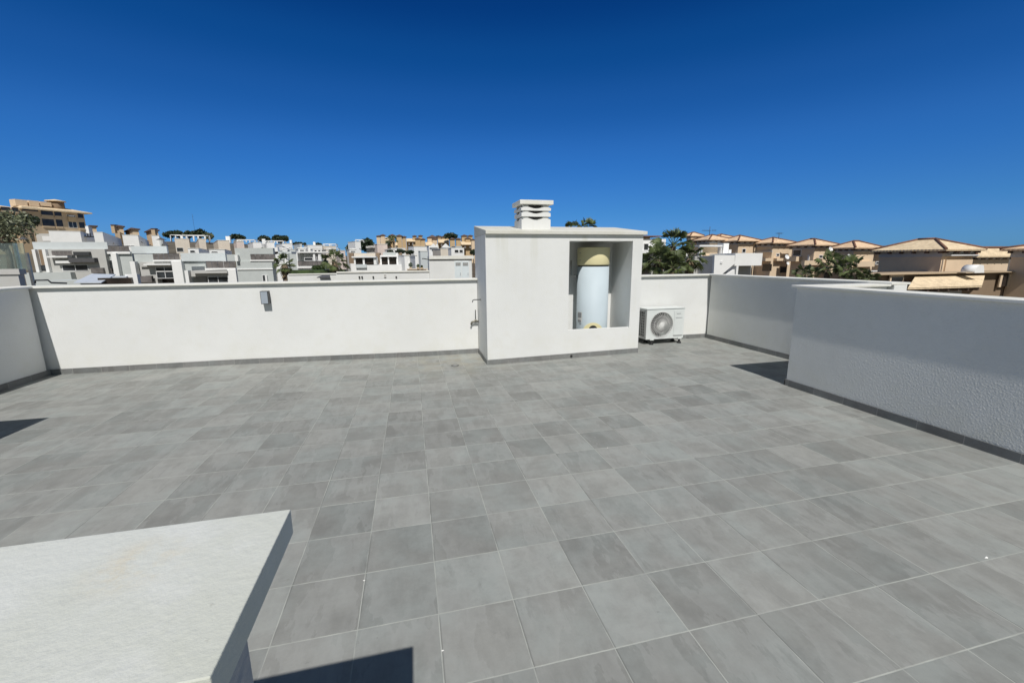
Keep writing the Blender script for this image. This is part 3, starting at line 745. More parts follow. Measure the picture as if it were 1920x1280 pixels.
SKY = [
 ('small white roof block directly right of the ochre apartment building', 159, 165, 172, 424, 455, 128, 'white', None),
 ('low white roof with a dark sunshade, below the ochre apartment building', 91, 150, 176, 434, 458, 110, 'white', perg(136, 170, 443, 'darkmetal', True)),
 ('large white cube left of centre of the left skyline, beside the sunshade roof', 175, 192, 229, 435.5, 472, 105, 'white', None),
 ('large white cube with shaded right face, second along the skyline', 229, 258.5, 285, 441, 474, 102, 'white', None),
 ('narrow bright white cube right of the second large cube', 284, 298, 306, 442, 476, 101, 'white', None),
 ('pale blue cube with a grey parasol on its edge', 298, 304, 328, 448, 480, 99, 'lblue', None),
 ('wide cream cube with a dark window and white chimney', 327, 354, 375, 448, 480, 96, 'cream', both(perg(319, 339, 440), perg(341, 384, 440.5))),
 ('middle cream cube on the left skyline under a white roof frame', 372, 385, 409, 448, 482, 100, 'cream', None),
 ('right cream cube with a tall roof stub on the left skyline', 408, 430, 446, 451, 482, 103, 'cream', chim(423, 431, 443)),
 ('small cream end cube beside the pines', 444, 455, 463, 449.5, 480, 106, 'cream', None),
 ('pale rose cube under a white roof frame', 443, 457, 464, 453, 482, 98, 'pink', perg(445, 478, 449)),
 ('white house with a square chimney below the twin pines', 474, 490, 503, 454.5, 482, 110, 'white', both(chim(491, 497, 448), perg(498, 531, 451))),
 ('white house with grey right face under the dark pergola', 500, 514, 531, 454.5, 480, 112, 'white', None),
 ('low white house with a slim chimney right of the pines', 529, 548, 564, 457, 480, 118, 'white', chim(543, 547, 450)),
 ('low pale house between two slim chimneys on the skyline', 562, 566, 580, 457.5, 480, 122, 'lblue', None),
 ('long low white roof with a small chimney in mid skyline', 577, 604, 613, 460, 482, 125, 'white', chim(587, 591, 453.5)),
 ('long low cream roof with a low white frame in mid skyline', 606, 630, 660, 461.5, 484, 128, 'cream', perg(606, 630, 457)),
 ('bright white tower cube with a slatted roof frame', 665.5, 676, 691, 453, 484, 120, 'white', perg(666, 681, 449)),
]
for (lab, xl, xc, xr, yt, yb, cz, mat, ex) in SKY:
    wins = []
    if 'dark window' in lab: wins = [('L', 331, 344, 464, 472)]
    if 'beside the sunshade' in lab: wins = [('R', 212, 214, 455, 458)]
    if 'second along' in lab: wins = [('L', 237, 252, 460, 462), ('R', 264, 267, 453, 456)]
    block(lab, xl, xc, xr, yt, yb, cz, mat, extra=ex, wins=wins)

# ---- terraced modern houses with railings (front row on the left)
def plane(px, py, cz): p = P(px, py, cz); return Face((p.x, p.y), (1, 0))
def modern(label, px, cz, spec, cat='house', name='modern_house', group='grey and white terraced houses on the left'):
    f = plane(px, 500, cz); g = gz(f.C.x, f.C.y)
    t = thing(name, label, cat, (f.C.x, f.C.y, g), group)
    q = {}
    for s_ in spec:
        k = s_[0]
        if k == 'wall':                              # wall, mat, x0,x1,y0,y1,out,depth,(to ground)
            _, m_, x0, x1, y0, y1, do, dp, gr = s_; q.setdefault(m_, B()); f.box(q[m_], x0, x1, y0, y1, do, dp, g-2 if gr else None)
        elif k == 'win': f.window(t, *s_[1:5])
        elif k == 'rail': f.railing(t, *s_[1:])
        else: f.part(t, *s_)
    for m_, bb in q.items(): bb.obj('wall', m_, t)
    return t, f
modern('grey terraced house at far left with two white fins and a charcoal awning', 130, 62, [
 ('wall', 'lblue', 57, 198, 453.5, 467, -.5, .4, 0), ('wall', 'wgrey', 66, 200, 467.3, 512, 0, 6, 1), ('wall', 'lgrey', 58, 143, 510.5, 534, .9, -.02, 1),
 ('fin', 'white', 68.5, 74.5, 467.8, 510, .45, -.005), ('fin', 'white', 87.5, 93.5, 467.8, 510, .45, -.005), ('stair_recess', 'brownw', 75, 87, 468, 497, .02), ('stair_window', 'pane', 76, 87, 497.2, 508, .03),
 ('rail', 102, 140, 471, 479, .5), ('slab', 'white', 97, 135, 480, 483, .9), ('awning', 'awning', 136, 184, 483.5, 491.5, .8), ('canopy', 'white', 110, 139, 489, 493.5, .6),
 ('condenser_unit', 'darkmetal', 142, 171, 472, 478.5, .5), ('win', 117, 166, 496, 508), ('balcony_panel', 'railpanel', 174, 197, 502, 512, .4)])
modern('first terraced house with smoked railing and a deep dark porch, beside the charcoal awning', 225, 64, [
 ('wall', 'lblue', 246, 313, 461.5, 475, 0, .4, 0), ('wall', 'lgrey', 227, 252, 474.8, 533, 0, 6, 1), ('wall', 'white', 217, 226.8, 474.5, 520, .7, 6, 1), ('wall', 'lgrey', 198, 216.8, 478, 490, 0, 6, 0),
 ('slab', 'white', 198, 246, 472, 476, .3, 5), ('rail', 200, 244, 461.5, 471.5, .25), ('porch_back', 'opening_shade', 198, 216.8, 490.2, 520, -3, 4), ('win', 206, 217, 487, 511), ('curtain_arch', 'labelwhite', 200, 206, 489, 494, .1), ('wall', 'white', 198, 207, 497, 503, .2, 1, 0), ('balcony_panel', 'railpanel', 198, 212, 503, 512, .3)])
modern('second terraced house with smoked railing over a white framed dark patio door', 300, 62, [
 ('wall', 'lblue', 339, 423, 474.5, 489.5, 0, .4, 0), ('wall', 'lgrey', 252.5, 288, 476, 533, -.4, 6, 1), ('wall', 'wgrey', 262, 328, 491, 500, 0, 6, 0), ('wall', 'white', 327.6, 346, 489.5, 533, .5, 6, 1), ('wall', 'lgrey', 341, 386, 489.8, 533, -.3, 6, 1),
 ('fin', 'white', 251.5, 260.5, 490, 533, .6, .2), ('slab', 'white', 288.5, 341, 487, 490, .3, 5), ('rail', 288.5, 338.5, 476, 487, .25), ('canopy', 'white', 275, 325, 494.5, 497, .8),
 ('porch_back', 'opening_shade', 292, 327.4, 497.5, 533, -1.5, 2), ('wall', 'wgrey', 262, 291.8, 500.2, 533, -.3, 3, 0), ('win', 293, 326, 500.5, 522), ('lintel', 'white', 293, 326, 508, 509.5, .12), ('balcony_panel', 'railpanel', 262, 288, 517.5, 529, .5), ('planter', 'rubber', 276, 288, 517, 527, .3)])
modern('third terraced house with smoked railing and a low dark patio window', 405, 60, [
 ('wall', 'lgrey', 424, 444, 477, 490, -.3, 6, 0), ('wall', 'wgrey', 358, 432, 507, 518, 0, 6, 0), ('wall', 'white', 430, 446, 505, 533, .5, 6, 1), ('wall', 'lgrey', 346, 358, 500, 533, -.5, 5, 1),
 ('fin', 'white', 351.5, 358, 507, 533, .6, .2), ('slab', 'white', 386, 443, 502.5, 505.8, .3, 5), ('rail', 388, 442.5, 490.5, 502.3, .25), ('canopy', 'wgrey', 365, 430, 507.5, 512, .8),
 ('porch_back', 'wgrey', 388, 430, 512, 533, -1.2, 2), ('win', 390.5, 428.5, 518, 533)])
modern('broad pale grey terraced house with chimney left of the first palm', 480, 58, [
 ('wall', 'lgrey', 440, 512, 465, 490, -.2, 1, 0), ('wall', 'lgrey', 445, 512, 490, 533, 0, 1.5, 1), ('fin', 'white', 443, 448.5, 478, 489.5, .5, .1), ('slab', 'white', 469, 518, 487, 489.6, .12, 4), ('rail', 470, 516, 477, 486.8, .1),
 ('chimney', 'white', 507.5, 515, 463, 476.5, -1.5, 2.3), ('ledge', 'white', 445, 512, 503.5, 505.5, .12), ('win', 492, 498.5, 515, 528), ('fin', 'white', 499, 502, 516, 528, .3), ('roof_slab', 'lblue', 484, 541, 471.5, 475.5, -1.5, 4)])
modern('white framed house with a smoked balcony above a green hedge', 590, 66, [
 ('wall', 'lgrey', 544, 560, 476, 500, 0, 6, 1), ('wall', 'lgrey', 560, 592, 474, 490, -1.2, 5, 1), ('wall', 'lgrey', 592, 605, 488.5, 500, -1.2, 5, 1), ('box_frame', 'white', 558.5, 592, 472, 474, .6, 3), ('fin', 'white', 558.5, 560.5, 474.2, 499, .6, 1.2), ('fin', 'white', 588, 592, 474.2, 489.5, .4, 1.2),
 ('win', 570.5, 587, 482.5, 489), ('win', 593.5, 597, 475, 489), ('fin', 'white', 597.5, 603, 474, 489.5, .3, 1), ('roof_slab', 'white', 592, 632, 472, 474, .5, 4), ('rail', 560.5, 606, 490, 498, .7), ('balcony_slab', 'white', 559, 606, 498.8, 502.5, .7, 1.5), ('wall', 'white', 560, 606, 503, 507, .3, 2, 1)])
modern('long white roof terrace house with two shaded bays left of the dark brown tower', 680, 70, [
 ('roof_slab', 'white', 660, 705, 480.5, 483, .6, 5), ('wall', 'wgrey', 664, 707, 483.3, 496, -2, 4, 1), ('fin', 'white', 664, 667, 483.5, 496, .3, 1.8), ('fin', 'white', 680.5, 684, 483.5, 496, .3, 1.8), ('fin', 'white', 701, 706, 483.5, 497, .3, 1.8),
 ('bay_opening', 'opening_shade', 667.2, 680.2, 484, 495, -1.6), ('bay_opening', 'opening_shade', 684.2, 700.8, 484, 495, -1.6), ('balcony_glass', 'lblue', 668, 688, 495.5, 502, .6), ('wall', 'white', 660, 762, 496.5, 509, .3, 3, 1), ('parapet_rail', 'cream', 664, 704, 474.5, 480, .2, .1)])
modern('house with two brown recessed stair towers and a shaded bay, in mid distance', 725, 74, [
 ('stair_tower', 'brownw', 654, 663, 474, 494, 0, 3, None), ('stair_tower', 'brownw', 705.5, 712.5, 474, 493, 0, 3), ('roof_slab', 'white', 713, 744, 478.5, 481.5, .6, 5), ('wall', 'wgrey', 714, 746, 481.8, 497, -1.5, 4, 1), ('bay_opening', 'opening_shade', 716, 727, 483, 495, -1.2), ('bay_opening', 'opening_shade', 730, 743, 483, 496, -1.2), ('fin', 'white', 727.3, 729.7, 482, 497, .2, 1.6), ('fin', 'white', 743.2, 747, 474, 497, .3, 2), ('fin', 'white', 712.8, 715.8, 482, 497, .3, 2), ('parapet_rail', 'lgrey', 718, 742, 473, 478.3, .2, .1), ('stair_tower', 'brownw', 748, 754, 474, 486, 0, 3)])

# more of the middle distance between the skyline and the central ridge
MID = [
 ('pale rose cube in the centre below the ochre ridge', 707, 726, 733, 458, 480, 95, 'pink', 20),
 ('white flat house with planted roof right of the pale rose cube', 733, 760, 790, 465.5, 486, 100, 'white', 8),
 ('white flat house below the middle of the ochre ridge', 776, 800, 812, 462.5, 486, 104, 'white', 20),
 ('pale blue flat house below the ochre ridge, left of the little white gables', 788, 802, 806, 471, 488, 88, 'lblue', 20),
 ('white house with small gabled dormers below the ochre ridge', 804, 822, 846, 461.5, 486, 110, 'white', 10),
 ('cream walled terrace house right of the small gables', 826, 840, 858, 466.5, 488, 90, 'cream', 12),
 ('white house with dark glazed veranda near the enclosure', 846, 870, 893, 465, 488, 98, 'white', 8),
 ('bright white cube at the foot of the stair towers', 758, 768, 780, 479, 500, 70, 'white', 20),
 ('white cube house with a wall lamp arm left of the shuttered roof room', 780, 782, 806, 479, 500, 62, 'white', 5),
]
for (lab, xl, xc, xr, yt, yb, cz, mat, rot) in MID:
    wins = []
    if 'veranda' in lab: wins = [('L', 852, 860, 468, 474), ('L', 861, 868, 468, 474)]
    if 'planted' in lab: wins = [('L', 739, 748, 469, 474)]
    if 'gabled' in lab: wins = [('L', 809, 813, 467, 471)]
    t = block(lab, xl, xc, xr, yt, yb, cz, mat, rot, wins=wins, group='white houses below the ochre ridge')
    if 'gabled' in lab:
        for xg in (813, 836):
            p = P(xg, 462, 109); q = B(); w_ = 1.1; z = p.z
            q.add([(p.x-w_, p.y, z-.3), (p.x+w_, p.y, z-.3), (p.x, p.y, z+.75), (p.x-w_, p.y+3, z-.3), (p.x+w_, p.y+3, z-.3), (p.x, p.y+3, z+.75)], [(0, 1, 2), (5, 4, 3), (0, 2, 5, 3), (1, 4, 5, 2), (0, 3, 4, 1)])
            q.obj('dormer', 'white', t)

EXTRA = [
 ('small white terrace house with dark opening above the broad pale grey house', 515, 534, 545, 467.5, 480, 92, 'white', [('L', 518, 530, 469.5, 474.5)], perg(517, 542, 464.5)),
 ('small pale blue house beside the small white terrace house', 543, 553, 560, 468, 484, 90, 'lblue', [], None),
 ('small white house with dark window behind the white framed house', 559, 572, 578, 466, 480, 95, 'white', [('L', 562, 570, 468, 471)], perg(558, 578, 464)),
 ('little white stair cube behind the white framed house', 577, 582, 586, 463.5, 480, 97, 'white', [], None),
 ('low white house with two dark windows left of the dark mid palm', 586, 603, 611, 467, 482, 93, 'white', [('L', 589, 594, 468.5, 472), ('L', 596, 601, 468.5, 472)], None),
 ('cream house behind the dark mid palm', 611, 625, 637, 468, 490, 88, 'cream', [('L', 614, 621, 470, 474)], perg(612, 634, 465)),
 ('rose house right of the dark mid palm', 636, 647, 655, 470, 500, 82, 'pink', [('L', 639, 645, 474, 482)], None),
 ('white roof terrace with rail left of the white tower cube', 655, 668, 674, 468, 482, 92, 'white', [('L', 657, 666, 470, 473)], perg(656, 674, 465.5)),
 ('low white house in front of the first ochre ridge towers', 728, 740, 748, 468, 486, 92, 'white', [('L', 731, 737, 470, 474)], None),
 ('small white house below the rose walled ridge house', 812, 822, 830, 463, 480, 118, 'white', [('L', 815, 820, 465, 468)], chim(818, 821, 458)),
 ('small white house left of the glazed veranda house', 836, 846, 852, 463.5, 480, 116, 'white', [('L', 838, 844, 466, 469)], None),
 ('small pale house under the slender ochre pair', 854, 866, 874, 462, 474, 122, 'lblue', [], None),
 ('white house with dark window below the cream cubes', 352, 372, 392, 466, 482, 80, 'white', [('L', 356, 366, 469, 474)], None),
 ('white house with smoked roof rail below the right cream cube', 392, 421, 434, 468, 490, 78, 'white', [('L', 396, 408, 471, 474)], None),
]
for (lab, xl, xc, xr, yt, yb, cz, mat, wins, ex) in EXTRA: block(lab, xl, xc, xr, yt, yb, cz, mat, 16, wins=wins, extra=ex, group='small white houses in the middle distance')
# ---- neighbouring roof of the same estate, with shuttered roof room
f = plane(720, 515, 28)
t = thing('neighbour_parapet', 'white neighbouring roof parapet with three black spotlights beyond the rear wall', 'parapet wall', (f.C.x, f.C.y, -10))
f.part(t, 'wall', 'stucco', 632, 806, 510.8, 560, 0, .2, -10)
f.part(t, 'coping', 'cap', 631, 806, 508.2, 510.7, .06, .26)
for x in (674, 679, 700, 743): f.part(t, 'spotlight', 'rubber', x-1.3, x+1.3, 517.8, 521, .12)
f.part(t, 'junction_box', 'greyband', 720, 724, 514, 520, .06)
f2 = plane(840, 500, 28.5)
t = thing('roof_room', 'pale roof room with white louvred shutters seen left of the heater enclosure', 'roof room', (f2.C.x, f2.C.y, -10))
f2.part(t, 'wall', 'stucco', 805.5, 885, 488, 540, 0, 2.2, -10)
f2.part(t, 'roof_slab', 'cap', 804.5, 888, 479.5, 485.6, .1, 2.5)
f2.part(t, 'roof_edge', 'greyband', 805.5, 885, 485.8, 487.9, .02, 2.2)
for x0, x1 in ((852.5, 865), (866, 879)):
    d = f2.part(t, 'shutter', 'doorblue', x0, x1, 490, 522, .05)
    q = B()
    for k in range(6): f2.box(q, x0+1.5, x1-1.5, 492+k*1.05, 492.5+k*1.05, .07, -.05)
    q.obj('louvre', 'greyband', d)
    f2.part(t, 'shutter_handle', 'steel', x1-2, x1-1.4, 511, 516, .09)
p = f2.hit(802, 484)
a = f2.C+f2.A*f2.hit(805, 486)[0]; c = f2.C+f2.A*f2.hit(793, 484)[0]
B().tube([(a.x, a.y+.3, f2.hit(805, 487)[1]), (c.x, c.y+.2, f2.hit(795, 484.5)[1]), (c.x-.05, c.y+.2, f2.hit(793, 485.5)[1])], .03, 6).obj('lamp_arm', 'darkmetal', t)
f3 = plane(580, 520, 33)
t = thing('neighbour_parapet', 'low white terrace wall with a grey sunshade behind the two palms', 'parapet wall', (f3.C.x, f3.C.y, -10))
f3.part(t, 'wall', 'stucco', 541, 634, 515, 560, 0, .25, -10)
f3.part(t, 'coping', 'cap', 541, 634, 512.8, 514.9, .05, .3)
q = B(); a = P(594, 521, 31.5); c = P(618, 521, 31.5); e = P(618, 513, 34.5); g_ = P(603, 517, 34.5)
q.add([a, c, e, g_, a+Vector((0, 0, .05)), c+Vector((0, 0, .05)), e+Vector((0, 0, .05)), g_+Vector((0, 0, .05))], [(3, 2, 1, 0), (4, 5, 6, 7), (0, 1, 5, 4), (1, 2, 6, 5), (2, 3, 7, 6), (3, 0, 4, 7)])
q.obj('sunshade', 'awning', t)
p = P(590, 509, 40)
q = B(); q.box(p.x-2.6, p.x+2.8, p.y, p.y+.8, -10, p.z+.15); tag(q.obj('hedge', 'plant'), 'clipped green hedge under the smoked balcony', 'hedge')
# plants on the mid roof terrace
def leafball(bb, c, r, n, s, rnd, flat=1.0):
    for _ in range(n):
        while True:
            v = Vector((rnd.uniform(-1, 1), rnd.uniform(-1, 1), rnd.uniform(-1, 1)))
            if v.length <= 1: break
        p = Vector(c)+Vector((v.x*r, v.y*r, v.z*r*flat))
        a = Vector((rnd.gauss(0, 1), rnd.gauss(0, 1), rnd.gauss(0, .6))).normalized(); d = a.orthogonal().normalized()
        d = Matrix.Rotation(rnd.uniform(0, 6.28), 3, a) @ d
        e = a.cross(d); k = s*rnd.uniform(.6, 1.3)
        bb.add([p-d*k*.5, p+e*k*.28, p+d*k*.5, p-e*k*.28], [(0, 1, 2, 3)])
rnd = random.Random(3)
for lab, x, y0, y1, cz in (('tallest potted shrub on the mid roof terrace', 770, 493, 502, 52), ('second potted shrub on the mid roof terrace', 784, 495.5, 502, 52), ('smallest potted shrub at the right of the mid roof terrace', 791, 498, 502.5, 52)):
    p = P(x, y1, cz); h = (y1-y0)/F*cz
    t = thing('potted_shrub', lab, 'potted plant', p)
    q = B(); leafball(q, (p.x, p.y, p.z+h*.6), h*.45, 120, .16, rnd, 1.1); q.obj('foliage', 'plant', t)
    B().lathe((p.x, p.y, p.z-.3), [(.12, 0), (.17, .36)], 10).obj('pot', 'tan', t)
fm = plane(780, 505, 52)
t = thing('planter_wall', 'cream planter wall with brown trim in front of the potted shrubs', 'wall', (fm.C.x, fm.C.y, -8))
fm.part(t, 'wall', 'cream', 763, 803, 503.5, 512, 0, 1.2, -9); fm.part(t, 'trim', 'brownw', 764, 799, 505, 507, .05)

# ---- ochre town on the central ridge: paired towers with brown caps
def ochre(label, xs, yb, cz, rnd, link=None):
    p = P(xs[0][0], yb, cz); t = thing('ochre_house', label, 'house', (p.x, p.y, gz(p.x, p.y)), 'ochre tower houses on the far ridge')
    q = B(); roofs = []
    for (x0, x1, yt) in xs:
        fa = plane((x0+x1)/2, yt, cz+rnd.uniform(-2, 2)); dp = (x1-x0)/F*cz
        fa.box(q, x0, x1, yt, yb, 0, dp, gz(fa.C.x, fa.C.y)-3)
        a, c = fa.hit(x0, yt)[0], fa.hit(x1, yt)[0]; z = fa.hit((x0+x1)/2, yt)[1]
        roofs.append((fa.C.x+a, fa.C.x+c, fa.C.y, fa.C.y+dp, z))
    if link:
        x0, x1, yt = link; fa = plane((x0+x1)/2, yt, cz+1.5); fa.box(q, x0, x1, yt, yb, 0, 5, gz(fa.C.x, fa.C.y)-3)
    q.obj('wall', rnd.choice(['ochre', 'sand']), t)
    for (a, c, y0, y1, z) in roofs:
        o = .4; q = B(); zz = z+.02; h = (c-a)*.28
        q.prism([(a-o, y0-o), (c+o, y0-o), (c+o, y1+o), (a-o, y1+o)], zz, zz+.25)
        q.add([(a-o, y0-o, zz+.26), (c+o, y0-o, zz+.26), (c+o, y1+o, zz+.26), (a-o, y1+o, zz+.26), ((a+c)/2, (y0+y1)/2, zz+.26+h)], [(0, 1, 4), (1, 2, 4), (2, 3, 4), (3, 0, 4)])
        q.obj('roof', 'tiledark', t)
    if link:
        x0, x1, yt = link; fa = plane((x0+x1)/2, yt, cz-3); q = B(); a, c = fa.hit(x0, yt)[0], fa.hit(x1, yt)[0]; z = fa.hit(x0, yt)[1]; X, Y = fa.C.x, fa.C.y
        q.add([(X+a, Y, z-1.0), (X+c, Y, z-1.0), (X+c, Y+4, z+.8), (X+a, Y+4, z+.8), (X+a, Y, z-1.25), (X+c, Y, z-1.25)], [(0, 1, 2, 3), (5, 4, 3, 2), (4, 5, 1, 0), (4, 0, 3), (5, 2, 1)])
        q.obj('lean_roof', 'tile2', t)
        for xw in (x0+(x1-x0)*.3, x0+(x1-x0)*.7): fa.window(t, xw-1, xw+1, yt+7, yt+10, .1)
    return t
rr = random.Random(11)
RIDGE = [('leftmost pair of ochre towers on the far ridge', [(706.5, 713, 443.5), (713.5, 722, 442)], 464, 235, (722, 732, 447)),
 ('ochre tower behind the ridge palm', [(731, 740, 442)], 464, 240, None),
 ('tall ochre tower pair right of the ridge palm', [(744, 753.5, 443), (754, 761.5, 445)], 467, 230, (741, 745, 456)),
 ('ochre house with long tiled lean roof beside the tall tower pair', [(774, 781, 443.5), (785, 792, 443)], 462, 250, (762, 779, 449)),
 ('front pair of squat ochre towers in mid ridge', [(779, 787.5, 448.5), (789, 797, 449.5)], 465, 225, None),
 ('rose walled ochre house with low wide roof in mid ridge', [(802, 820, 446), (811, 820, 449)], 462, 240, (798, 812, 456)),
 ('ochre house with clay lean roof left of the ridge pine', [(821, 827, 444.5)], 462, 250, (822, 842, 451)),
 ('ochre house half hidden by the ridge pine', [(828, 842, 445)], 461, 262, None),
 ('slender pair of ochre towers right of the ridge pine', [(844, 853, 449), (855.5, 864, 449)], 466, 228, None),
 ('cluster of ochre towers nearest the heater enclosure', [(866, 876, 443), (878, 886, 443), (873, 882, 448)], 462, 250, (865, 889, 455)),
 ('last ochre tower just left of the heater enclosure', [(884, 890, 450)], 463, 240, None)]
for lab, xs, yb, cz, lk in RIDGE: ochre(lab, xs, yb, cz, rr, lk)

# ochre houses with dark caps on the left hill, behind the white cubes
for lab, x0, x1, yt, yb, cz in (('small ochre tower with dark cap beside the large ochre apartment building', 170, 195, 425, 440, 150), ('second ochre tower with dark cap on the left hill', 223, 243, 426, 442, 152), ('third ochre house with broad dark cap on the left hill', 248, 277, 431, 446, 150), ('fourth ochre house with dark cap before the ridge trees', 286, 311, 433, 450, 150)):
    p = P((x0+x1)/2, yb, cz); t = thing('ochre_house', lab, 'house', (p.x, p.y, gz(p.x, p.y)), 'ochre houses on the left hill')
    xc = x0+(x1-x0)*.4; C, fl, fr = corner(x0, xc, x1, yt, cz, 34, 'L'); z = zat(xc, yt, C)
    B().prism(quad(C, fl.A, fl.L, fr.A, fr.L), gz(*C)-8, z).obj('wall', 'sand', t)
    qd = quad(C, fl.A, fl.L, fr.A, fr.L, .5); m_ = C+fl.A*fl.L*.5+fr.A*fr.L*.5; q = B()
    q.prism(qd, z+.01, z+.35); q.add([(*v, z+.36) for v in qd]+[(m_.x, m_.y, z+1.3)], [(0, 1, 4), (1, 2, 4), (2, 3, 4), (3, 0, 4)]); q.obj('roof', 'tiledark', t)
for lab, x0, x1, yt, cz in (('brown chimney stack between the first two ochre towers on the left hill', 208.5, 215, 421, 148), ('brown chimney stack before the ridge trees', 284, 291, 428, 146)):
    fa = plane((x0+x1)/2, yt, cz); t = thing('chimney_stack', lab, 'chimney', (fa.C.x, fa.C.y, gz(fa.C.x, fa.C.y)))
    fa.part(t, 'shaft', 'tan', x0, x1, yt+1.5, yt+16, 0, 1.2); fa.part(t, 'cap', 'tiledark', x0-1, x1+1, yt, yt+1.4, .2, 1.4)

# ---- the big ochre apartment building, far left on the hill
p = P(163, 400, 128); fa = Face((p.x, p.y), (-.5, -.87))
t = thing('apartment_building', 'brown ochre apartment block with arched balconies at the far left', 'apartment building', (p.x, p.y, gz(p.x, p.y)))
q = B(); fa.box(q, 38, 163, 394, 470, 0, 11, gz(p.x, p.y)-12); fa.box(q, -40, 38.5, 387.5, 470, -1.5, 11, gz(p.x, p.y)-12); q.obj('wall', 'tan', t)
q = B()
def slope(bb, x0, x1, ye, yr, out_, run):
    a, z0 = fa.hit(x0, ye); c, z1 = fa.hit(x1, ye); z2 = fa.hit((x0+x1)/2, yr)[1]; z0 = z1 = (z0+z1)/2
    def pt(s_, o_, z): v = fa.C+fa.A*s_+fa.N*o_; return (v.x, v.y, z)
    bb.add([pt(a, out_, z0), pt(c, out_, z0), pt(c-(1 if c > a else -1)*run*.5, -run, z2), pt(a+(1 if c > a else -1)*run*.5, -run, z2), pt(a, out_, z0-.35), pt(c, out_, z0-.35), pt(c, -run, z0-.35), pt(a, -run, z0-.35)],
           [(0, 1, 2, 3), (4, 5, 1, 0), (5, 6, 2, 1), (7, 4, 0, 3), (6, 7, 3, 2), (7, 6, 5, 4)])
slope(q, 36, 166, 394.5, 383, 1.4, 7); slope(q, -42, 39, 387.5, 380, -.3, 6); q.obj('roof', 'tile2', t)
for x0, x1, y0, y1 in ((77, 99, 391.5, 406.5), (102, 115, 393, 408), (80, 102, 411, 427), (106, 118, 412, 428), (146, 156, 399, 412), (149, 159, 417, 431), (42, 71, 388, 399), (23, 34, 389, 400), (63, 74, 409, 418), (2, 19, 388, 398)):
    o = fa.part(t, 'balcony', 'opening_shade', x0, x1, y0, y1, .05)  # flat dark panel painted as the shade of a recessed balcony
    fa.part(o, 'balcony_rail', 'tan', x0, x1, y1-3.2, y1, .25)
w_ = fa.window(t, 127, 143, 403, 427); fa.part(t, 'sun_blind', 'ochre', 126.5, 141, 407, 416, .5); fa.part(t, 'blind_box', 'frame', 127, 137, 404.2, 406, .6)
for x0, x1, y0 in ((40, 62, 373.5), (66, 84, 375.5), (87, 107, 378)):
    q = B(); fa.box(q, x0, x1, y0, 386, -2.5, 5, None); q.obj('roof_stack', 'sand', t)
a, z = fa.hit(122, 384); v = fa.C+fa.A*a-fa.N*4; z2 = fa.hit(122, 377.5)[1]; r_ = 12.5/F*128
B().lathe((v.x, v.y, 0), [(r_*.9, z-2), (r_*.9, z2)], 8).obj('lantern_tower', 'brownw', t)
B().lathe((v.x, v.y, 0), [(r_*1.15, z2+.01), (r_*1.1, z2+.3), (.1, z2+.7)], 8).obj('lantern_roof', 'tile2', t)
f4 = Face(((P(90, 440, 118)).x, (P(90, 440, 118)).y), (1, 0))
t = thing('hill_wall', 'grey brown garden wall and hut below the ochre apartment building', 'wall', (f4.C.x, f4.C.y, gz(f4.C.x, f4.C.y)))
f4.part(t, 'wall', 'wgrey', 34, 112, 438, 456, 0, 3); f4.part(t, 'hut', 'lblue', 52, 63, 425, 438, -.4, 2.5); f4.part(t, 'gate', 'frame', 80, 98, 443, 452, .1)

# ---- townhouses on the right
def hip(bb, C, A, la, Bv, lb, z, h, over, th=.16):
    qd = quad(C, A, la, Bv, lb, over); bb.prism(qd, z, z+th)
    q0, q1, q2, q3 = [Vector(v) for v in qd]; L1, L2 = la+2*over, lb+2*over
    if L1 > L2: r0 = q0+A*L2/2+Bv*L2/2; r1 = q1-A*L2/2+Bv*L2/2; fs = [(0, 1, 5, 4), (1, 2, 5), (2, 3, 4, 5), (3, 0, 4)]
    else: r0 = q0+A*L1/2+Bv*L1/2; r1 = q3+A*L1/2-Bv*L1/2; fs = [(0, 1, 4), (1, 2, 5, 4), (2, 3, 5), (3, 0, 4, 5)]
    bb.add([(*v, z+th+.001) for v in (q0, q1, q2, q3)]+[(*r0, z+th+h), (*r1, z+th+h)], fs)
    return [(*v, z+th+.03) for v in (q0, q1, q2, q3)], (*r0, z+th+h+.03), (*r1, z+th+h+.03), L1 > L2
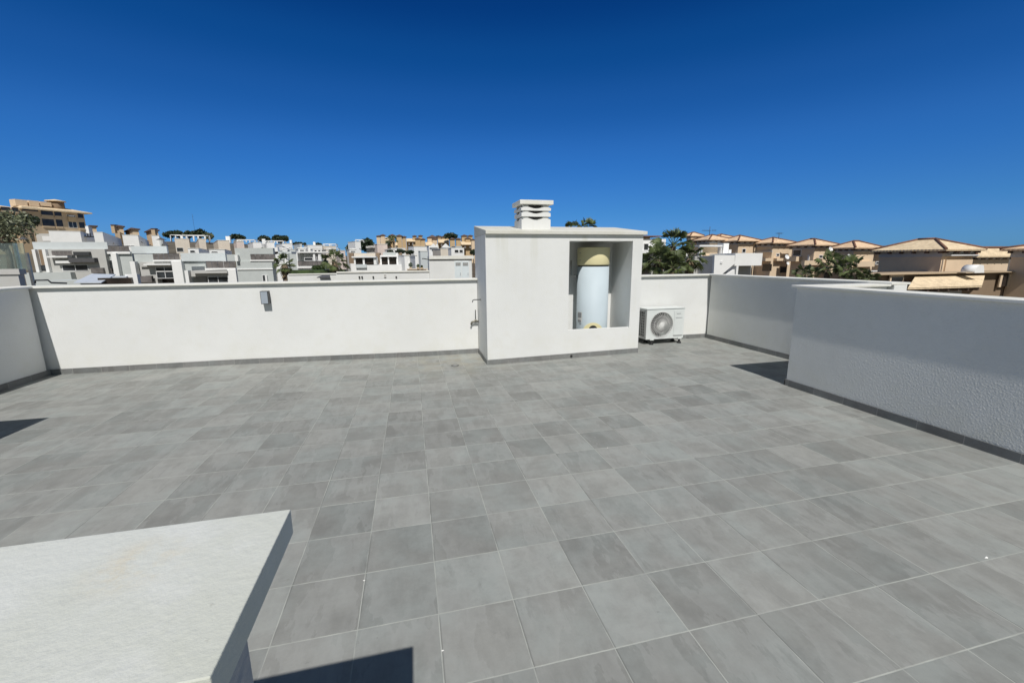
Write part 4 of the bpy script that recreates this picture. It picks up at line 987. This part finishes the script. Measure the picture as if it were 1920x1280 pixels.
def town(label, xl, xc, xr, ye, yr, cz, tile='tile', over=.55, lm='brownw', rm='sand', yband=5.5, brackets=True, wins=(), parts=(), yb=520, name='townhouse', rot=0):
    C, fl, fr = corner(xl, xc, xr, ye, cz, rot, 'R'); z = zat(xc, ye, C); g = gz(*C)
    t = thing(name, label, 'house', (C.x, C.y, g), 'sand coloured townhouses with clay tile roofs')
    ap = C+fl.A*fl.L*.5+fr.A*fr.L*.5; v_ = RM @ (Vector((ap.x, ap.y, z+.8))-CAM)
    h = max(.45, zat(960+F*v_.x/v_.z, yr, ap)-z-.16)
    B().prism(quad(C, fl.A, fl.L, fr.A, fr.L), g-1, z-.002).obj('wall', rm, t)
    q = B(); cs = hip(q, C, fl.A, fl.L, fr.A, fr.L, z, h, over); q.obj('roof', tile, t)
    q = B(); qs, ra, rb, lng = cs
    q.tube([ra, rb], .13, 6)
    ends = [(qs[0], ra), (qs[1], rb if lng else ra), (qs[2], rb), (qs[3], ra if lng else rb)]
    for a_, c_ in ends: q.tube([a_, c_], .11, 6)
    q.obj('ridge_tiles', 'ridge', t)
    zb = zat(xc, ye+yband, C)
    q = B(); q.prism(quad(C, fl.A, fl.L, fr.A, fr.L, .06), zb, z-.022); q.obj('eaves_band', 'greyband', t)
    if brackets:
        q = B(); q.prism(quad(C, fl.A, fl.L, fr.A, fr.L, over*.85), z-.02, z-.004)
        for fc, L in ((fl, fl.L), (fr, fr.L)):
            n_ = max(3, int(L/1.0))
            for k in range(n_+1):
                s_ = fc.C+fc.A*(L*k/n_); u = fc.A*.07
                pts = [s_-u+fc.N*.062, s_+u+fc.N*.062, s_+u+fc.N*(over*.8), s_-u+fc.N*(over*.8)]
                q.prism([tuple(v) for v in pts], z-.2, z-.01)
        q.obj('eaves_brackets', 'tiledark', t)
    for (f, *r_) in wins: (fl if f == 'L' else fr).window(t, *r_)
    for (f, *r_) in parts: (fl if f == 'L' else fr).part(t, *r_)
    return t, C, fl, fr, z
town('farthest small clay roof showing right of the big palm', 1288, 1296, 1312, 443.5, 436, 75, 'tile', parts=[('R', 'lower_roof', 'tile', 1290, 1318, 446.5, 450, .8)])
town('round cornered townhouse with twin clay roofs behind the white roof terrace', 1307, 1331, 1362, 451, 440.5, 62, parts=[('R', 'balcony', 'frame', 1308, 1350, 459.5, 463.5, .7), ('R', 'furniture', 'orange', 1322, 1334, 468, 474, .6)])
town('second clay roof directly behind the twin roofed townhouse', 1336, 1350, 1368, 446.5, 439.5, 72)
town('townhouse with clay hip roof above the plain white stair house', 1357, 1385, 1416, 453, 442, 60, wins=[('R', 1391, 1398, 466, 474)])
town('townhouse with TV aerial and clay hip roof, left of the pale dish house', 1417, 1449, 1481, 457, 446, 58, wins=[('R', 1455, 1461, 475, 481)], parts=[('L', 'string_course', 'greyband', 1416, 1449, 470.5, 473, .15), ('L', 'balcony', 'sand', 1426, 1449, 484, 489.5, 1.2), ('L', 'porch', 'opening_shade', 1430, 1447, 495, 508, .05), ('R', 'balcony', 'sand', 1450, 1462, 484, 489, .6), ('R', 'window_dark', 'pane', 1463, 1474, 500, 511, .05)])
town('townhouse with white framed window under a wide clay hip roof, centre of the row', 1486, 1528, 1560, 461, 448.5, 54, wins=[('L', 1487, 1503, 468, 480), ('R', 1535, 1542, 478, 484)], parts=[('L', 'balcony', 'sand', 1481, 1503, 481, 490, .9), ('L', 'downpipe', 'frame', 1515, 1518, 478, 489, .1), ('R', 'balcony', 'sand', 1502, 1530, 488.5, 497, .5)])
town('townhouse behind the palms with clay hip roof and a small white dish', 1567, 1602, 1640, 466.5, 452.5, 50, wins=[('L', 1567, 1573, 476, 482)], parts=[('R', 'balcony', 'sand', 1600, 1632, 490, 500, .5)])
town('narrow townhouse end with pale straw roof left of the large townhouse', 1638, 1656, 1672, 472.5, 465.5, 52, 'tile2', wins=[('R', 1641, 1648, 490, 496)], parts=[('R', 'cornice', 'frame', 1616, 1650, 507, 509, .6)])
t, C, fl, fr, z = town('large townhouse with broad straw clay roof and eaves brackets', 1651, 1768, 1826, 470.5, 449, 38, 'tile2', .6, yband=11, yb=540,
    parts=[('L', 'corner_pier', 'sand', 1765.5, 1767.8, 486, 512, .05), ('R', 'window_surround', 'sand', 1770, 1819, 485.5, 513, .12), ('R', 'door_head', 'frame', 1774, 1826, 477.5, 479.5, .4)], wins=[('R', 1781, 1803, 491, 513)])
f5 = plane(1770, 512, 34)
t = thing('porch', 'tiled porch roof on brackets with flat terrace edge before the large townhouse', 'porch', (f5.C.x, f5.C.y, -10))
f5.part(t, 'terrace_slab', 'tan', 1640, 1900, 511.2, 512.8, .3, 2)
f5.part(t, 'wall', 'brownw', 1656, 1896, 513, 560, -.2, 5, -10)
q = B(); Y = f5.C.y
u0, u1 = PY(1716, 516, Y-.25), PY(1846, 519.5, Y-.25); l0, l1 = PY(1703, 534.5, Y-2.0), PY(1840, 540.5, Y-2.0); zt, zl = (u0.z+u1.z)/2, (l0.z+l1.z)/2
q.add([(l0.x, Y-2.0, zl), (l1.x, Y-2.0, zl), (u1.x, Y-.25, zt), (u0.x, Y-.25, zt), (l0.x, Y-2.0, zl-.12), (l1.x, Y-2.0, zl-.12), (u1.x, Y-.25, zt-.5), (u0.x, Y-.25, zt-.5)], [(0, 1, 2, 3), (4, 5, 1, 0), (5, 6, 2, 1), (7, 4, 0, 3), (7, 6, 5, 4), (6, 7, 3, 2)])
q.obj('tiled_roof', 'tile2', t)
for k in range(8):
    u = l0.x+.12+(l1.x-l0.x-.24)*k/7; B().box(u-.07, u+.07, Y-1.9, Y-.3, zl-.36, zl-.125).obj('roof_bracket', 'tiledark', t)
B().box(l0.x+.1, l1.x-.1, Y-.9, Y-.28, zl-3, zl-.37).obj('porch_wall', 'greyband', t)
f5.part(t, 'window_surround', 'sand', 1667, 1692, 513.5, 528, .1); f5.part(t, 'window_dark', 'pane', 1669, 1690, 519.5, 527, .14)
f5.part(t, 'post', 'sand', 1872, 1876, 515, 538, .1); f5.part(t, 'post', 'sand', 1888, 1893, 513.5, 538, .1); f5.part(t, 'gate_opening', 'opening_shade', 1876.5, 1887.5, 514, 537, .05)
town('townhouse set back at the right with long straw roof and vent pipe', 1820, 1826, 1893, 483, 464.5, 46, 'tile2', yband=4, lm='brownw', parts=[('R', 'roof_vent', 'ridge', 1872, 1878, 473, 476, -1.0, 1.2)])
town('townhouse at the right edge with apricot roof and grey eaves band', 1899, 1985, 2060, 469, 455.5, 33, 'tile', yband=13)
p = P(1838, 511.5, 33)
t = thing('covered_barbecue', 'rounded white covered object standing on the terrace edge at right', 'cover', p)
q = B(); n1 = 10; hw, hh, dp = .62, .62, .9
ring = [(-hw, 0)]+[(-hw*math.cos(math.pi*k/n1*.5), hh*(.25+.75*math.sin(math.pi*k/n1*.5))) for k in range(n1+1)]+[(hw*.35, hh*.95), (hw*.55, hh*.5), (hw*.7, 0)]
for yy in (0, dp):
    for (u, v) in ring: q.v.append(p+Vector((u, yy, v)))
m_ = len(ring)
for k in range(m_): q.face((k, (k+1) % m_, m_+(k+1) % m_, m_+k), True)
q.face(list(range(m_))[::-1]); q.face(list(range(m_, 2*m_))); q.obj('cover', 'white', t)

# ---- white house with outside stair
f6 = plane(1385, 500, 40)
t = thing('stair_house', 'plain white house with a diagonal outside stair and dark undercroft, beyond the rear corner', 'house', (f6.C.x, f6.C.y, -10))
def inplane(bb, f, pts, do, di):
    vs = []; n_ = len(pts)
    for d_ in (do, -di):
        for (x, y) in pts:
            s_, z_ = f.hit(x, y); v = f.C+f.A*s_+f.N*d_; vs.append((v.x, v.y, z_))
    bb.add(vs, [tuple(range(n_)), tuple(range(n_, 2*n_))[::-1]]+[(k, n_+k, n_+(k+1) % n_, (k+1) % n_) for k in range(n_)])
q = B(); inplane(q, f6, [(1340, 478.5), (1378, 478.5), (1377.5, 494.5), (1353.5, 514.5), (1338, 560), (1336, 560)], 0, .25)
inplane(q, f6, [(1377.5, 505), (1377.6, 560), (1345, 560), (1361, 516)], 0, .25); q.obj('wall', 'white', t)
f6.part(t, 'stair_back', 'wgrey', 1352, 1380, 479, 560, -1.3, 4, -10)
f6.part(t, 'upper_wall', 'white', 1378.2, 1429, 474.5, 498, 0, 4)
f6.part(t, 'wall', 'white', 1378.2, 1382, 498.2, 560, 0, 4, -10)
f6.part(t, 'undercroft_back', 'wgrey', 1382.2, 1427, 498.4, 560, -1.4, 2, -10)
f6.part(t, 'undercroft_door', 'opening_shade', 1382.5, 1387, 501, 514, -1.38, 1.39)
s_, z_ = f6.hit(1352, 492); v = f6.C+f6.A*s_; B().box(v.x-.12, v.x+.12, v.y-.06, v.y-.001, z_-.12, z_+.12).obj('wall_lamp', 'frame', t)
f7 = plane(1322, 495, 43)
t = thing('white_house', 'white house with framed roof terrace and orange furniture right of the big palm', 'house', (f7.C.x, f7.C.y, -10))
f7.part(t, 'wall', 'wgrey', 1300, 1338, 480.5, 560, 0, 5, -10); f7.part(t, 'canopy', 'white', 1309, 1332, 490, 494.5, 1.0); f7.part(t, 'window_dark', 'pane', 1316, 1321, 497, 512, .05)
q = B()
for x in (1308.5, 1313, 1349): f7.box(q, x, x+1.4, 461, 481, .2, 0, None)
f7.box(q, 1308, 1351, 459.6, 462.6, .3, 2.5); q.obj('terrace_frame', 'frame', t)
f7.part(t, 'terrace_back', 'sand', 1315, 1348, 463, 480.3, -2.2, .2); f7.part(t, 'glass_door', 'pane', 1316, 1321, 465, 479, -2.15, 2.2); f7.part(t, 'glass_door', 'pane', 1337, 1342, 464, 478, -2.15, 2.2)
f7.part(t, 'settee', 'orange', 1322, 1334, 471, 477.5, -.6, 1.3)
f7.part(t, 'stub_wall', 'white', 1356, 1366, 456, 482, 0, .9); f7.part(t, 'stub_wall', 'white', 1366, 1371, 468, 482, 0, .9)
f8 = plane(1225, 480, 46)
t = thing('white_house', 'white house with brown gable showing between the heater enclosure and the big palm', 'house', (f8.C.x, f8.C.y, -10))
f8.part(t, 'wall', 'white', 1195, 1248, 448, 472, 0, 6); f8.part(t, 'roof', 'ridge', 1203, 1238, 442.2, 444, .3, 4); f8.part(t, 'gable', 'brownw', 1203, 1218, 444.2, 447.8, .1, 3)
f8.part(t, 'lower_wall', 'wgrey', 1190, 1320, 472.2, 560, -1.2, 6, -10)
f8.window(t, 1206, 1216, 456, 470); f8.window(t, 1219, 1226, 450, 456)
f8.part(t, 'balcony_slab', 'white', 1195, 1232, 471, 475, .9); f8.part(t, 'undercroft_opening', 'opening_shade', 1203, 1219, 484, 513, -1.1)
f8.part(t, 'white_panel', 'white', 1250, 1290, 468, 480, -.5)

for lab, x0, x1, yt, cz in (('sand townhouse set far back between the TV aerial house and its neighbour', 1474, 1500, 463, 82), ('sand townhouse set far back behind the palm clump', 1552, 1578, 469, 80), ('sand townhouse set far back behind the stair house', 1404, 1424, 460, 84)):
    fb = plane((x0+x1)/2, yt, cz); t = thing('townhouse', lab, 'house', (fb.C.x, fb.C.y, gz(fb.C.x, fb.C.y)), 'sand coloured townhouses with clay tile roofs')
    fb.part(t, 'wall', 'sand', x0, x1, yt, 520, 0, 6, -10); fb.part(t, 'roof_edge', 'tile', x0-1, x1+1, yt-1.6, yt-.05, .4, 6.4)
fb = plane(699, 466, 96); t = thing('canopy_roof', 'grey curved canopy roof right of the white tower cube', 'canopy', (fb.C.x, fb.C.y, gz(fb.C.x, fb.C.y)))
fb.part(t, 'wall', 'wgrey', 688, 707, 464.5, 482, 0, 4); q = B()
for k in range(5):
    u0, u1 = 687+4.2*k, 687+4.2*(k+1); fb.box(q, u0, u1+.1, 460.6+.9*abs(k-2)**1.3*.5, 464.4+.9*abs(k-2)**1.3*.4, .8, 4.5)
q.obj('roof', 'greyband', t)
# ---- aerials, dishes, parasol, mast
def aerial(label, x, y0, y1, cz, arms, name='tv_aerial'):
    p0, p1 = P(x, y1, cz), P(x, y0, cz); p1.x, p1.y = p0.x, p0.y
    t = thing(name, label, 'aerial', p0)
    B().tube([p0, p1], .035, 6).obj('mast', 'darkmetal', t)
    for (dx0, dx1, y, n_) in arms:
        z = P(x, y, cz).z; s = cz/F; q = B(); q.tube([(p0.x+dx0*s, p0.y, z), (p0.x+dx1*s, p0.y, z)], .02, 5)
        for k in range(n_):
            xx = p0.x+(dx0+(dx1-dx0)*(k+.5)/n_)*s; q.tube([(xx, p0.y-.35, z), (xx, p0.y+.35, z)], .012, 4); q.tube([(xx, p0.y, z-.14), (xx, p0.y, z+.14)], .012, 4)
        q.obj('arm', 'darkmetal', t)
    return t
aerial('tall TV aerial on the twin clay roofs above the white roof terrace', 1330, 425, 442, 62, [(-16, 2, 432.5, 6), (5, 14, 432, 3)])
aerial('small TV aerial on the fifth clay roof of the row', 1460, 437, 447, 58, [(-6, 7, 437.6, 5)])
aerial('thin lattice radio mast above the left hill', 365.5, 402, 436, 170, [(-1.5, 1.5, 412, 2), (-1, 1, 407, 1)], 'radio_mast')
def dish(label, x, y, r, cz, mat='frame', az=0):
    p = P(x, y, cz); rr_ = r/F*cz; t = thing('satellite_dish', label, 'satellite dish', p)
    d = Vector((math.sin(az), -math.cos(az), .45)).normalized(); a = d.orthogonal().normalized(); c = d.cross(a); q = B(); n_ = 18
    q.v.append(p-d*rr_*.3)
    for k in range(1, 4):
        for m_ in range(n_):
            th = 2*math.pi*m_/n_; q.v.append(p-d*rr_*.3*(1-(k/3)**2)+(a*math.cos(th)+c*math.sin(th))*rr_*k/3)
    for m_ in range(n_): q.face((0, 1+m_, 1+(m_+1) % n_), True)
    for k in range(2):
        for m_ in range(n_): j = (m_+1) % n_; q.face((1+k*n_+m_, 1+(k+1)*n_+m_, 1+(k+1)*n_+j, 1+k*n_+j), True)
    q.obj('reflector', mat, t)
    B().tube([p-d*rr_*.3, p-d*rr_*.6+Vector((0, 0, -rr_)), p-d*rr_*.6+Vector((0, 0, -rr_*2.2))], .03, 5).obj('bracket', 'darkmetal', t)
    return t
dish('white satellite dish on the pale house left of the palm clump', 1476, 481.5, 4.5, 50); dish('small dish low beside the pale house', 1477.5, 493.5, 3, 50); dish('white satellite dish above the palm clump', 1558, 467, 4.5, 50); dish('crescent shaped dish right of the palm crowns', 1592, 479, 3, 48)
def parasol(label, x, y0, y1, cz, r, mat='awning'):
    p0, p1 = P(x, y1, cz), P(x, y0, cz); p1.x, p1.y = p0.x, p0.y; rr_ = r/F*cz; t = thing('parasol', label, 'parasol', p0)
    B().tube([p0, p1], .03, 6).obj('pole', 'darkmetal', t)
    B().lathe((p1.x, p1.y, p1.z-.45), [(rr_, 0), (rr_*.98, .03), (.05, .45)], 10, smooth=False).obj('canopy', mat, t)
parasol('grey parasol on the pale blue cube', 304, 446, 458, 98, 8)
parasol('dark wind turned parasol beside the grey hill wall', 46, 444, 458, 70, 7)

# ---- roof with pale sheet canopy just beyond the left end of the rear wall
f9 = plane(150, 525, 30)
t = thing('neighbour_roof', 'pale grey neighbouring roof with sloping sheet canopy over a dark opening', 'roof', (f9.C.x, f9.C.y, -10))
f9.part(t, 'wall', 'lgrey', 66, 206, 526, 560, 0, 3, -10); f9.part(t, 'dark_opening', 'opening_shade', 190, 252, 520.5, 540, .3, .1)
q = B(); pts = [P(138, 531, 29), P(190, 531, 29), P(217, 515.5, 33), P(172, 514.5, 33)]
q.add(pts+[v+Vector((0, 0, .06)) for v in pts], [(3, 2, 1, 0), (4, 5, 6, 7), (0, 1, 5, 4), (1, 2, 6, 5), (2, 3, 7, 6), (3, 0, 4, 7)]); q.obj('sheet_canopy', 'sheet', t)
f9.part(t, 'canopy_edge', 'sheet', 216, 242, 517.5, 520.3, .3, .3); f9.part(t, 'side_wall', 'white', 240, 262, 514, 560, .1, .25, -10)
# neighbour's glazed roof at the far left
YG = 20*T
f10 = Face((LX-1.5, YG), (1, 0))
t = thing('glass_balustrade', 'tinted glass balustrade with grey post on the grey neighbouring stair block', 'balustrade', (LX-1.5, YG, 0))
for x0, x1 in ((-60, 27), (29, 49)): f10.part(t, 'glass_panel', 'glass', x0, x1, 456, 506, .012, .0)
a, z0 = f10.hit(57, 505); z1 = f10.hit(50, 474)[1]; z0 = f10.hit(62, 535)[1]; B().box(f10.C.x+a-.02, f10.C.x+a+.015, YG-.015, YG+.015, z0-.1, z1).obj('post', 'steel', t)
a = f10.hit(29, 480)[0]; B().box(f10.C.x+a-.02, f10.C.x+a+.02, YG+.013, YG+.05, f10.hit(29, 506)[1], f10.hit(28, 456)[1]).obj('post', 'steel', t)
f11 = Face((LX-1.5, YG-.35), (1, 0))
t = thing('neighbour_block', 'neighbouring stair block painted shade grey, with darker top band at the left edge', 'wall', (LX-1.5, YG-.3, -10))
f11.part(t, 'wall', 'wgrey', -120, 39, 515.5, 560, 0, .1, -10); f11.part(t, 'top_band', 'greyband', -120, 38.5, 505, 515.3, .02, .1)  # grey paint stands in for shade on the block's face
a = PY(66, 531, YG-.5); c = PY(92, 525.5, YG-.5); t = thing('hand_rail', 'thin bent grey handrail above the left end of the rear parapet', 'handrail', a)
B().tube([a, PY(66, 525.5, YG-.5), PY(90, 525, YG-.5), PY(96, 530, YG-.4), PY(125, 531, YG-.2)], .012, 6).obj('rail', 'darkmetal', t)

# ---- palms
def palm(label, x, yc, ytop, cz, base_z=None, seed=0, crowns=None, nf=34, group='fan palms beyond the parapets', spread=1.0, droop=1.0, trunk_r=.2, skirt=True):
    rnd = random.Random(seed); p = P(x, yc, cz); R_ = (yc-ytop)/F*cz
    zb = gz(p.x, p.y) if base_z is None else base_z
    t = thing('fan_palm', label, 'palm tree', (p.x, p.y, zb), group)
    lean = Vector((rnd.uniform(-.15, .15), rnd.uniform(-.15, .15), 0))
    pts = [Vector((p.x, p.y, zb-.3))+lean*0]+[Vector((p.x, p.y, zb+(p.z-zb)*k/6))+lean*math.sin(k/6*3.1) for k in range(1, 7)]
    B().tube(pts, [trunk_r*1.4]+[trunk_r*(1.15-.2*k/6)*(1+.08*(k % 2)) for k in range(1, 7)], 12).obj('trunk', 'trunk', t)
    def frond(bb, el, az, L, fan):
        d = Vector((math.cos(az)*math.cos(el), math.sin(az)*math.cos(el), math.sin(el)))
        pts_ = []; c = Vector(p); v = d.copy()
        for k in range(5):
            pts_.append(c.copy()); c = c+v*L*.56/4; v = (v+Vector((0, 0, -.07*droop))).normalized()
        bb.tube(pts_, .02, 4, True, False)
        side = v.cross(Vector((0, 0, 1))); side = side.normalized() if side.length > .1 else Vector((1, 0, 0))
        side = (Matrix.Rotation(rnd.uniform(-.9, .9), 3, v) @ side); up = side.cross(v)
        nb = 17; h = pts_[-1]
        for k in range(nb):
            a = (k-(nb-1)/2)/((nb-1)/2)*1.45
            dir_ = (v*math.cos(a)+side*math.sin(a)+up*.18*math.cos(a)).normalized(); bl = L*fan*(1-.18*abs(a)/1.45)*rnd.uniform(.85, 1.1)
            w_ = bl*.05; nrm = (up+v*.2).normalized(); sd = dir_.cross(nrm).normalized()
            m_ = h+dir_*bl*.62+Vector((0, 0, -.03*bl*droop)); e = h+dir_*bl*.95+Vector((0, 0, -bl*(.1+.28*rnd.random())*droop))
            bb.add([h, m_-sd*w_, e, m_+sd*w_], [(0, 1, 2), (0, 2, 3)])
    q = B()
    for k in range(nf):
        u = (k+.5)/nf; el = math.radians(84-u*130*spread)+rnd.gauss(0, .1); az = k*2.39996+rnd.gauss(0, .25)
        frond(q, el, az, R_*rnd.uniform(.8, 1.2), .6)
    q.obj('crown', 'palm', t)
    if skirt:
        q = B()
        for k in range(60):
            az = rnd.uniform(0, 6.28); z = p.z-R_*rnd.uniform(.05, .75); r0_ = trunk_r*.9
            a = Vector((p.x+math.cos(az)*r0_, p.y+math.sin(az)*r0_, z)); c = a+Vector((math.cos(az)*R_*.16, math.sin(az)*R_*.16, -R_*rnd.uniform(.25, .5))); s_ = Vector((-math.sin(az), math.cos(az), 0))*R_*.045
            q.add([a-s_*.5, a+s_*.5, c+s_, c-s_], [(0, 1, 2, 3)])
        q.obj('dead_leaf_skirt', 'skirtleaf', t)
    return t
palm('tall fan palm with open top crown, middle of the clump right of the enclosure', 1262, 461, 427, 27, seed=1, nf=20)
palm('lower left fan palm of the clump beside the enclosure', 1234, 487, 455, 26, seed=2, nf=22)
palm('lower right fan palm of the clump beside the enclosure', 1293, 485, 456, 28, seed=3, nf=22)
palm('dense front fan palm low in the middle of the clump', 1262, 500, 470, 25.5, seed=4, nf=22)
palm('bright fan palm with pale trunk left of the two mid distance palms', 533, 496, 473, 36, seed=5, nf=13, trunk_r=.24)
palm('fuller dark fan palm right of the two mid distance palms', 627, 490, 466, 40, seed=6, nf=17, trunk_r=.26)
palm('fan palm crown peeping over the heater enclosure roof', 1101, 427, 408, 60, seed=7, nf=20)
palm('lower fan palm tip left of the crown over the enclosure roof', 1075, 432, 414, 62, seed=8, nf=16)
palm('left fan palm crown of the clump behind the right parapet', 1553, 498, 470, 27, seed=9, nf=21, trunk_r=.16, skirt=False)
palm('right fan palm crown of the clump behind the right parapet', 1590, 504, 478, 26, seed=10, nf=21, trunk_r=.16, skirt=False)
palm('low spreading fan palm at the left of the right hand clump', 1508, 514, 492, 26, seed=12, nf=18, trunk_r=.16, skirt=False)
palm('small spiky fan palm at the right end of the right hand clump', 1626, 520, 503, 26, seed=13, nf=24, trunk_r=.14, skirt=False)
palm('slim palm among the ochre towers on the far ridge', 738, 449, 441, 215, seed=14, nf=20, skirt=False, trunk_r=.35)
palm('second slim palm left of the ridge palm among the ochre towers', 730, 450, 442, 217, seed=15, nf=18, skirt=False, trunk_r=.35)
palm('small palm on the roof garden right of the pale grey terraced house', 494, 472, 463, 70, seed=16, nf=18, skirt=False, trunk_r=.12)

# ---- trees on the ridge and at the left
def tree(label, x0, x1, yt, yb, cz, seed, mat='pine', name='pine_tree', leaf=.5, n=900, group='dark pines on the ridge', lobes=6, cat='tree'):
    rnd = random.Random(seed); s = cz/F; p = P((x0+x1)/2, yb, cz); w_ = (x1-x0)*s; h = (yb-yt)*s; zb = gz(p.x, p.y)
    t = thing(name, label, cat, (p.x, p.y, min(zb, p.z-1)), group)
    tr = B(); top = Vector((p.x, p.y, p.z+h*.35)); tr.tube([(p.x, p.y, min(zb, p.z-1)-.5), (p.x+.05*w_, p.y, p.z-.5), tuple(top)], [.045*w_+.1, .03*w_+.08, .02*w_+.04], 8)
    q = B()
    for k in range(lobes):
        u = (k+.5)/lobes; cx_ = p.x+(u-.5)*w_*.72+rnd.uniform(-.06, .06)*w_; cz_ = p.z+h*(.5+.28*math.sin(math.pi*u)*rnd.uniform(.5, 1.1)-.1)
        cy_ = p.y+rnd.uniform(-.25, .25)*w_; r_ = h*rnd.uniform(.24, .36)
        leafball(q, (cx_, cy_, cz_), r_, n//lobes, leaf, rnd, .85)
        tr.tube([tuple(top+Vector((0, 0, -h*.35))), (cx_, cy_, cz_)], [.015*w_+.05, .03], 5)
    tr.obj('trunk', 'trunk', t)
    leafball(q, (p.x, p.y, p.z+h*.45), h*.42, n//5, leaf, rnd, .9)
    q.obj('crown', mat, t)
    return t
for i, (lab, x0, x1, yt, yb, cz) in enumerate((
 ('low dark pine next to the last ochre house on the left hill', 311, 330, 432, 448, 185), ('round dark pine left of the radio mast', 327, 345, 431, 447, 190), ('flat dark pine just left of the radio mast', 345, 364, 432, 448, 188),
 ('largest dark pine, right beside the radio mast', 364, 387, 428, 448, 180), ('lighter bushy pine right of the radio mast', 384, 399, 436, 450, 175), ('flat topped pine above the right cream cube', 434, 459, 438, 452, 185),
 ('left one of the twin dark pines in mid skyline', 483, 509, 441.5, 456, 180), ('right, taller one of the twin dark pines in mid skyline', 511, 542, 439.5, 457, 175), ('low distant pine strip right of the twin pines', 546, 576, 453.5, 461, 200),
 ('tiny round tree between the low roofs of mid skyline', 592, 602, 455, 463, 190), ('dark tree at the left of the white tower cube', 655, 671, 453, 482, 130), ('dark tree at the right of the white tower cube', 679, 700, 446, 474, 130),
 ('big dark pine among the ochre ridge houses', 829, 860, 434.5, 450, 245), ('distant tree behind the ochre towers of the ridge', 816, 828, 441, 450, 275))):
    tree(lab, x0, x1, yt, yb, cz, 40+i, mat='olive' if 'lighter' in lab else 'pine', leaf=1.1, n=700)
tree('large grey green pine at the left edge below the ochre apartment building', -45, 62, 384, 470, 78, 90, 'olive', 'pine_tree', .55, 2300, None, 11)
tree('dark bushy tree in front of the ochre apartment building', 35, 78, 398, 432, 105, 91, 'pine', 'broadleaf_tree', .6, 1500, None, 5)
for i, (lab, x0, x1, yt, yb, cz) in enumerate((('dark shrub behind the planted white roof', 742, 760, 466, 478, 93), ('dark shrub right of the planted white roof', 762, 776, 468, 478, 92), ('low shrub before the pale rose cube', 727, 738, 468, 477, 90), ('dark shrub by the ridge foot left of the tall tower pair', 724, 732, 451, 464, 215), ('green shrub strip in front of the white framed house', 585, 612, 497, 508, 45), ('dark hedge tree beside the glazed veranda house', 882, 893, 466, 480, 90))):
    tree(lab, x0, x1, yt, yb, cz, 120+i, 'plant' if 'green' in lab else 'pine', 'shrub', .4, 350, 'shrubs between the white houses', 4, cat='shrub')
